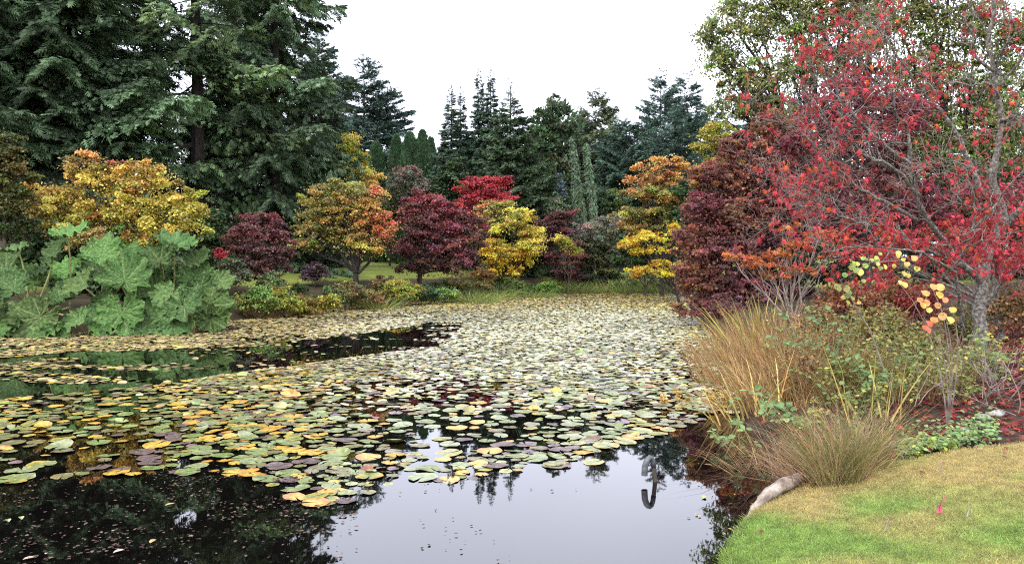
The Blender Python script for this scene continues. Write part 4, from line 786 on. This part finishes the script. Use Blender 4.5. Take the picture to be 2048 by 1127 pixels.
m = MB(); m.leaves(OVAL, np.stack([x, y, gh(x, y) + r.uniform(.02, .10, n)], 1), nrm(np.cross(up, rvec(r, n))), up, r.uniform(.025, .055, n), jit(r, (.20, .30, .10), n, .25)); struct(m.build('ground_cover', M_LEAF), 'stuff')
weed('ground_plant', 'bright green little plant at the lawn edge', np.array([*gpt(1845, 900)[:2], gz(*gpt(1845, 900)[:2])]), 710, 20, .16, .10, (0, 0, 0), 0, np.array([[.26,.36,.06],[.34,.40,.07]]), .05, 12, group=None)
# fallen leaves on the lawn
lab = [(1668,952,'two tone dark red leaf on the lawn edge by the tussock',(.16,.02,.03)),(1632,968,'dark red leaf on green grass near the driftwood',(.18,.02,.03)),(1650,965,'small dark red leaf between two others near the driftwood',(.16,.03,.03)),(1682,965,'dark red curled leaf below the tussock',(.15,.02,.03)),(1908,896,'bright red leaf lying where lawn meets bed',(.5,.06,.05)),(1530,1075,'brown leaf on the green lawn nearest the water',(.2,.06,.03)),
       (1836,952,'small brown leaf in the middle of the lawn',(.2,.09,.05)),(2015,902,'reddish leaf on the lawn by the right edge',(.28,.06,.05)),(1965,905,'pale curled leaf at the lawn border',(.45,.36,.22)),(2016,925,'brown leaf clump on the right of the lawn',(.16,.07,.05)),(1885,930,'dry tan leaf on the upper lawn',(.4,.27,.12)),(1780,938,'dark leaf tucked at the bed edge',(.14,.03,.03))]
for px, py, lb, cc in lab:
    p = gpt(px, py) + [0, 0, .045]; m = MB(); up = nrm(np.array([r.normal(0, .3), -.3, 1.])); s = r.uniform(.05, .075)
    m.leaves(MAPLE, p[None], nrm(np.cross(up, rvec(r, 1)[0]))[None], up[None], s, np.array(cc)); tag(m.build('fallen_leaf', M_LEAF), lb, 'leaf', 'fallen leaves on the lawn')
for px, py, lb in [(1934,1045,'pale short dead twig sticking up from the lawn'),(1770,1072,'tan bit of dead twig lying on the near lawn'),(1880,950,'thin dead twig lying on the upper lawn')]:
    p = gpt(px, py) + [0, 0, .04]; m = MB(); m.tube([p, p + [.015, .01, .035], p + [.035, .02, .075]], [.006, .005, .003], 5, cap=True); tag(m.build('dead_twig', M_TWIG), lb, 'twig', 'dead twigs on the lawn')
# pink marker flag
p = gpt(1880, 1030); m = MB(); q = np.linspace(0, 1, 9); sx = .018
c = np.stack([p[0] - .004 + .03 * q ** 1.5 + .004 * np.sin(q * 9), p[1] + .012 * np.sin(q * 6), p[2] + .02 + .115 * q], 1)
wv = .022 * (1 - .25 * q); ang = q * 1.4; dv = np.stack([np.cos(ang), np.sin(ang), .2 * np.sin(q * 4)], 1)
V = np.concatenate([c - dv * wv[:, None], c + dv * wv[:, None]]); F = np.array([[i, i + 9, i + 10, i + 1] for i in range(8)])
m.add(V, F, (.85, .13, .24)); fl = thing('marker_flag', 'small bright pink ribbon flag stuck in the lawn', 'marker', p); m.build('ribbon', M_LEAF, fl, p, True)
m = MB(); m.tube([p - [0, 0, .03], p + [0, .006, .06], p + [.02, .006, .125]], .0015, 5); m.build('wire', M_DARKBARK, fl, p)
# driftwood on the bank edge
r = np.random.default_rng(720); P = np.array([W(*q) for q in [(1488,1052,6.35),(1512,1018,6.5),(1535,990,6.6),(1562,970,6.7),(1592,958,6.85),(1625,955,7.0)]])
P[:, 2] = np.maximum(P[:, 2], -.05); rad = np.array([.025, .042, .052, .056, .048, .028])
m = MB(); q = np.linspace(0, 5, 26); PI = np.stack([np.interp(q, range(6), P[:, k]) for k in range(3)], 1); rI = np.interp(q, range(6), rad)
m.tube(PI, rI, 14, cap=True); V = m.v[0]; V += (.006 * r.normal(size=V.shape)).astype(np.float32)
M_DRIFT = mat_noise('driftwood', (.13, .10, .08), (.46, .41, .35), 7, .85, .5, c3=(.28, .23, .18), stretch=(1, 1, 1))
tag(m.build('driftwood_log', M_DRIFT, None, (0, 0, 0), True), 'weathered pale driftwood log along the lawn bank edge', 'log')
for i, (px, py, s, lb) in enumerate([(1805, 893, .10, 'grey stone at the lawn edge right of the tussock'), (1995, 832, .09, 'pale stone lying on the red leaf litter'), (1968, 838, .07, 'small grey stone left of the pale stone'), (1935, 868, .08, 'grey stone in the green ground cover')]):
    p = gpt(px, py); th, ph = np.meshgrid(np.linspace(0, 2 * math.pi, 15)[:-1], np.linspace(.02, math.pi - .02, 9)); u = np.stack([np.cos(th) * np.sin(ph), np.sin(th) * np.sin(ph), np.cos(ph)], -1)
    f = 1 + .18 * np.sin(u[..., :1] * 4 + i) + .15 * np.sin(u[..., 1:2] * 5 + 2 * i); V = (u * f * s * [1.2, .8, .5] + p + [0, 0, .02]).reshape(-1, 3)
    ii = np.arange(8)[:, None] * 14; jj = np.arange(14)[None]; m = MB(); m.add(V, np.stack([ii + jj, ii + (jj + 1) % 14, ii + 14 + (jj + 1) % 14, ii + 14 + jj], -1).reshape(-1, 4)[:, ::-1], (.3, .3, .3))
    tag(m.build('stone', mat_noise('stone', (.16, .15, .14), (.42, .40, .36), 12, .9, .4), None, (0, 0, 0), True), lb, 'stone', 'stones on the right bank')

# ------------------------------------------------------------------ the pipe
D = 7.62; M_PVC = mat_noise('grey_plastic', (.05, .052, .056), (.13, .135, .14), 18, .45, .08, spec=.5); M_PIPE = mat_noise('dark_pipe', (.025, .02, .015), (.08, .06, .05), 14, .7, .2, stretch=(1, 1, .5))  # upright gets a darker, browner tone than elbow and spout
P = np.array([W(*q) for q in [(1313,990,D),(1311,967,D),(1307,928,D)]]); P[0] = P[1] - [0, 0, .25]
t = thing('drain_pipe', 'grey hooked plastic pipe standing in the pond', 'pipe', (P[1][0], P[1][1], 0)); b = np.array([P[1][0], P[1][1], 0])
m = MB(); m.tube(P, .021, 18, cap=True); m.build('upright', M_PIPE, t, b, True)
Q = np.array([W(*q) for q in [(1307.5,934,D),(1306,922,D),(1303,915.5,D-.01),(1299.5,914,D-.02),(1296,917,D-.03),(1293,922,D-.035)]]); m = MB(); m.tube(Q, .024, 18, cap=True); m.build('elbow', M_PVC, t, b, True)
Q = np.array([W(*q) for q in [(1297.5,915.5,D-.025),(1293.5,921,D-.035),(1290,932,D-.04),(1288.8,950,D-.04)]]); m = MB(); m.tube(Q, [.026, .029, .030, .030], 18); m.tube(Q[::-1][:2] * [[1], [1]], .024, 18); m.build('spout', M_PVC, t, b, True)

# ------------------------------------------------------------------ what floats on the pond
def poly(pts): return np.array([G(*p)[:2] for p in pts])
PADS = poly([(-120,815),(0,800),(250,775),(480,745),(700,722),(930,700),(1000,690),(1250,685),(1390,690),(1425,745),(1425,830),(1330,868),(1200,900),(1100,935),(900,962),(790,968),(720,1000),(640,1010),(560,975),(480,945),(330,950),(180,948),(60,965),(-120,975)])
CHAN = poly([(-200,720),(0,716),(180,700),(330,698),(500,694),(640,678),(760,662),(860,645),(930,645),(920,660),(880,692),(700,715),(480,745),(250,775),(0,800),(-200,815)])
def pad_mesh(r, curl, cfun):
    na, nr = 26, 4; th = np.linspace(.14, 2 * math.pi - .14, na) + r.normal(0, .01, na); rr = np.linspace(.04, 1, nr)[:, None]
    out = .5 * (1 + .035 * np.sin(th * 3 + r.uniform(0, 6)) + .02 * r.normal(size=na))
    x = rr * out * np.cos(th); y = rr * out * np.sin(th); z = .012 + .02 * rr ** 2 * np.sin(th * 4 + r.uniform(0, 6)) * .6 + curl * np.maximum(rr - .4, 0) ** 2 * np.maximum(np.cos(th - r.uniform(0, 6)), -.1) + .006 * r.normal(size=(nr, na)) * rr
    V = np.stack([x, y, np.maximum(z, .004)], -1).reshape(-1, 3); i = np.arange(nr - 1)[:, None] * na; j = np.arange(na - 1)[None]
    F = np.stack([i + j, i + na + j, i + na + j + 1, i + j + 1], -1).reshape(-1, 4)
    return V, F, cfun(rr + 0 * x, th[None] + 0 * x).reshape(-1, 3)
def padcol(r, a, b):
    a, b = np.array(a), np.array(b); p = r.uniform(0, 6.28); f = r.integers(1, 4)
    def fn(rr, th):
        k = np.clip(sm(.35, 1.05, rr + .28 * np.sin(th * f + p) + .12 * np.sin(th * 7 + p * 2)), 0, 1)[..., None]; vein = .10 * np.cos(th * 13)[..., None]
        return np.clip((a * (1 - k) + b * k) * (1 + vein + .12 * r.normal(size=rr.shape)[..., None]), .01, .8)
    return fn
PCOL = [('green', (.15,.20,.065), (.20,.22,.065)), ('yellow edged green', (.17,.21,.065), (.42,.31,.06)), ('pale green', (.21,.25,.11), (.26,.27,.12)), ('yellow', (.46,.32,.05), (.50,.28,.04)), ('orange yellow', (.50,.32,.05), (.40,.18,.04)),
        ('purple brown', (.11,.075,.07), (.14,.09,.08)), ('brown spotted green', (.15,.165,.065), (.16,.09,.05)), ('dull olive', (.14,.145,.055), (.22,.17,.065))]
r = np.random.default_rng(800); pm = []
for ci, (cn, a, bb) in enumerate(PCOL):
    for v in range(3): pm.append((ci, v == 2, pad_mesh(r, [.04, .10, .55][v], padcol(r, a, bb))))
# dart throwing of pad centres
cand = []; x0, y0 = PADS.min(0); x1, y1 = PADS.max(0); n = 60000
cx, cy_ = r.uniform(x0, x1, n), r.uniform(y0, y1, n); k = inside(PADS, cx, cy_); cx, cy_ = cx[k], cy_[k]; sz = .09 + .22 * r.random(len(cx)) ** .9
ed = noise2(cx, cy_, .9, 33); keepp = []; cell = {}
for i in range(len(cx)):
    g = (int(cx[i] // .4), int(cy_[i] // .4)); ok = True
    dens = .72 + .5 * (1 - ed[i])
    px = 1024 + cx[i] / cy_[i] * FPX; pyy = HOR + CH / cy_[i] * FPX
    if px > 700 and r.random() < .75 * sm(890, 960, pyy): continue
    if px < 640 and r.random() < .78 * sm(850, 950, pyy): continue
    if pyy < 790: sz[i] *= .62 + .38 * sm(700, 790, pyy)
    if ed[i] < .34 and r.random() < .85: continue
    for a in (-1, 0, 1):
        for q in (-1, 0, 1):
            for j in cell.get((g[0] + a, g[1] + q), ()):
                if (cx[i] - cx[j]) ** 2 + (cy_[i] - cy_[j]) ** 2 < (dens * .43 * (sz[i] + sz[j])) ** 2: ok = False; break
            if not ok: break
        if not ok: break
    if ok: cell.setdefault(g, []).append(i); keepp.append(i)
kp = np.array(keepp); cx, cy_, sz = cx[kp], cy_[kp], sz[kp]
ex = np.array([(*G(px, py)[:2], s) for px, py, s in [(82,929,.28),(198,934,.24),(233,946,.25),(375,944,.25),(40,955,.28),(632,1006,.24),(675,984,.22),(470,946,.25),(990,932,.27),(1110,928,.22),(1187,925,.22),(895,960,.24),(20,960,.3),(300,926,.24),(590,995,.22)]])
cx = np.concatenate([ex[:, 0], cx]); cy_ = np.concatenate([ex[:, 1], cy_]); sz = np.concatenate([ex[:, 2], sz])
print('pads', len(cx))
order = np.argsort(-(sz ** 2 / cy_ ** 3) * np.where(np.abs(cx / cy_) < .66, 1, .001))
pxs = 1024 + cx / cy_ * FPX
def pick(i):
    lft = 1 - sm(450, 900, pxs[i]); pr = np.array([.24, .17, .20, .05 + .10 * lft, .03 + .07 * lft, .12, .10, .12]); c = r.choice(8, p=pr / pr.sum()); v = r.choice(3, p=[.55, .38, .07]); return c * 3 + v
pobj = {}; LBL = {0: '{} lily pad floating flat in the crowded mat', 1: '{} lily pad with slightly lifted rim in the crowded mat', 2: '{} lily pad curled up at one side among flat pads'}
rest = MB(); PG = 'lily pads crowding the pond'
spec = {0:'large yellow green pad alone near the left edge, in front of the mat',1:'purple brown oval pad alone left of the yellow one in dark water',2:'bright yellow pad alone on dark water at the left front',3:'flat green pad alone on dark water in front of the mat',4:'green pad at the left front corner over dark water',5:'orange yellow pad farthest out, nearest the dark reflection edge',6:'pale yellow green pad beside the orange front pad',8:'large brown rimmed pad over the reflected spire trees',11:'pale yellow pad at the edge of the open sky reflection'}
force = {0:3,1:15,2:9,3:0,4:6,5:12,6:3,8:15,11:9}
for rank, i in enumerate(order):
    v = force.get(i, pick(i)); ci, curl, (V, F, cl) = pm[v]; rz = r.uniform(0, 6.28)
    if rank < 300 or i in spec:
        if v not in pobj:
            m = MB(); m.add(V, F, cl); o = m.build('lily_pad', M_PAD, None, (0, 0, 0), True); pobj[v] = o
        else: o = pobj[v].copy(); C.objects.link(o)
        o.location = (cx[i], cy_[i], r.uniform(0, .012)); o.scale = (sz[i], sz[i], sz[i]); o.rotation_euler = (r.normal(0, .04), r.normal(0, .04), rz)
        tag(o, spec[i] if i in spec else LBL[v % 3].format(PCOL[ci][0]), 'lily pad', PG)
    else:
        c, s = math.cos(rz), math.sin(rz); Vw = V * sz[i]; Vw = np.stack([Vw[:, 0] * c - Vw[:, 1] * s + cx[i], Vw[:, 0] * s + Vw[:, 1] * c + cy_[i], Vw[:, 2] + r.uniform(0, .014) + (V[:, 0] * r.normal(0, .04) + V[:, 1] * r.normal(0, .04)) * sz[i]], 1)
        rest.add(Vw, F, cl * np.exp(r.normal(0, .15)))
struct(rest.build('lily_pads', M_PAD, None, (0, 0, 0), True), 'stuff')
# folded pads standing up
for px, py, s, cc, lb in [(938,822,.17,(.30,.27,.10),'folded green brown pad standing upright in the middle of the mat'),(1113,783,.17,(.50,.40,.06),'yellow pad standing up on edge'),(1055,757,.15,(.50,.38,.20),'pale pinkish pad standing up in the far mat'),(562,815,.20,(.44,.40,.16),'cream folded pad sticking up left of centre'),(1160,707,.22,(.22,.32,.10),'green folded pad at the far edge of the mat'),(485,752,.2,(.26,.32,.10),'green folded pad by the dark channel'),(1068,818,.16,(.52,.36,.10),'tan curled pad lifted right of the upright one'),(735,940,.13,(.22,.07,.04),'brown crumpled pad leaf at the open water edge'),(1297,774,.12,(.44,.17,.12),'small pink folded pad on the far right mat')]:
    p = G(px, py); th = np.linspace(0, 2 * math.pi, 21)[:-1]; rr = np.array([.05, .5, 1.])[:, None]; x = .5 * rr * np.cos(th); yv = .5 * rr * np.sin(th)
    zt = .10 + .42 * (yv + .5); V = np.stack([x, -.25 * np.abs(x) + .35 * yv + .12 * np.cos(4 * x), zt], -1).reshape(-1, 3) * s + [p[0], p[1], -.02]
    ii = np.arange(2)[:, None] * 20; jj = np.arange(20)[None]; m = MB(); m.add(V, np.stack([ii + jj, ii + (jj + 1) % 20, ii + 20 + (jj + 1) % 20, ii + 20 + jj], -1).reshape(-1, 4), np.array(cc)); tag(m.build('folded_pad', M_PAD, None, (0, 0, 0), True), lb, 'lily pad', 'folded pads standing up')
# fine floating leaves of the far pond
def scatter_small(name, n, pfun, smin, smax, cols, seed, xr=(-24, 13), yr=(5, 54), tilt=.10, tpl=None, mt=None):
    r = np.random.default_rng(seed); x = r.uniform(*xr, n); y = r.uniform(*yr, n); k = (sdist(x, y) < -.05) & (np.abs(x) < .70 * y + 1); x, y = x[k], y[k]
    px = 1024 + x / y * FPX; py = HOR + CH / y * FPX; pr = pfun(px, py, x, y); k = r.random(len(x)) < pr; x, y, px, py = x[k], y[k], px[k], py[k]; n = len(x)
    up = nrm(np.stack([r.normal(0, tilt, n), r.normal(0, tilt, n), np.ones(n)], 1)); d = nrm(np.cross(up, rvec(r, n)))
    c = cols(r, px, py, n); s = r.uniform(smin, smax, n)
    m = MB(); m.leaves(tpl or HEX, np.stack([x, y, .006 + .012 * r.random(n)], 1) - d * (s * .5)[:, None], d, up, s, c)
    o = m.build(name, mt or M_PAD); struct(o, 'stuff'); print(name, n); return o
a = np.linspace(.5, 6.283 - .5, 7); HEX = (np.stack([.5 * np.sin(a), .5 - .5 * np.cos(a), 0 * a], 1), [np.arange(7)[None, ::-1]])
def pfar(px, py, x, y):
    ch = inside(CHAN, x, y); pd = inside(PADS, x, y); nn = noise2(x * .5, y, 1.3, 41); n2 = noise2(x * .35, y, 3.2, 42)
    p = np.where(pd, .08 + .34 * (1 - sm(700, 800, py)), .95 * (1 - .75 * sm(.55, .8, nn) * (px < 900)))
    chp = np.where(px < 520, .42 * sm(.48, .66, .4 * nn + .6 * n2) * (1 - sm(150, 420, px) * .85), .04 * sm(.6, .8, n2) + .25 * sm(800, 920, px) * sm(.4, .6, n2))
    p = np.where(ch, chp, p); p = np.where((py > 800) & ~pd, 0, p); p = np.where((px > 1400), .75, p)
    return p
def cfar(r, px, py, n):
    nn = noise2(px * .01, py * .05, 1., 44)[:, None]; lft = (1 - sm(500, 950, px))[:, None]; far = (1 - sm(605, 635, py))[:, None]
    A = np.array([.42, .42, .25]); Bc = np.array([.36, .28, .13]); Yc = np.array([.55, .40, .07]); u = r.random((n, 1))
    c = A * (1 - lft) + Bc * lft; c = np.where(u < .10 + .25 * far, Yc, c); c = np.where((u > .88 - .14 * far), np.array([.16, .09, .06]), c); c = np.where((u > .5) & (u < .62), np.array([.22, .26, .09]), c)
    return np.clip(c * (.8 + .4 * nn) * np.exp(r.normal(0, .25, (n, 1))), .01, .8)
scatter_small('floating_leaves', 330000, pfar, .07, .17, cfar, 810, yr=(11, 54))
def pfr(px, py, x, y):
    e = sm(930, 960, py) * (1 - sm(690, 730, px)) * (.12 + .88 * sm(.45, .7, noise2(x * .7, y * 1.8, 2.2, 51)) * sm(.3, .6, noise2(x, y, 7., 54))); e2 = .05 * sm(940, 980, py) * sm(690, 720, px) * sm(.6, .8, noise2(x, y, 3., 52)); e3 = .6 * sm(1380, 1420, px) * sm(.5, .7, noise2(x, y, 4., 53)) * sm(690, 720, py) * (1 - sm(820, 860, py))
    return np.clip(e * .8 + e2 + e3, 0, 1)
def cfr(r, px, py, n):
    u = r.random((n, 1)); c = np.where(u < .60, np.array([.065, .042, .034]), np.where(u < .975, np.array([.09, .06, .05]), np.array([.22, .18, .13]))); c = np.where(px[:, None] > 1380, np.array([.42, .26, .07]), c); return np.clip(c * np.exp(r.normal(0, .35, (n, 1))), .005, .8)
scatter_small('floating_debris', 80000, pfr, .010, .038, cfr, 820, xr=(-7, 5), yr=(4.5, 18), tilt=.08, tpl=OVAL, mt=mat_leaf('debris', .8, 0, .05))
for px, py, c, lb in [(300,1085,(.50,.25,.06),'small orange leaf floating alone in the dark reflection'),(250,1098,(.5,.4,.3),'pale narrow leaf floating on dark water at the bottom'),(15,1037,(.30,.34,.10),'green leaf floating by the left edge on dark water'),(42,1032,(.34,.38,.12),'pale green leaf right of the other green one'),(1408,928,(.2,.1,.05),'brown leaf floating near the overhanging bramble'),(1410,990,(.5,.42,.08),'yellow leaf floating in the maple reflection'),(330,1010,(.45,.3,.1),'tiny tan leaf floating in the dark reflection'),(45,1118,(.45,.36,.26),'pale twig like leaf floating at the bottom left')]:
    p = G(px, py, .01); m = MB(); rz = r.uniform(0, 6.28); m.leaves(OVAL, p[None], np.array([[math.cos(rz), math.sin(rz), .02]]), np.array([[0, 0, 1.]]), .085, np.array(c), .7); tag(m.build('floating_leaf', M_PAD), lb, 'leaf', 'single leaves floating on open water')
print('objects', len(SC.objects), 'polys', sum(len(o.data.polygons) for o in SC.objects if o.type == 'MESH'))
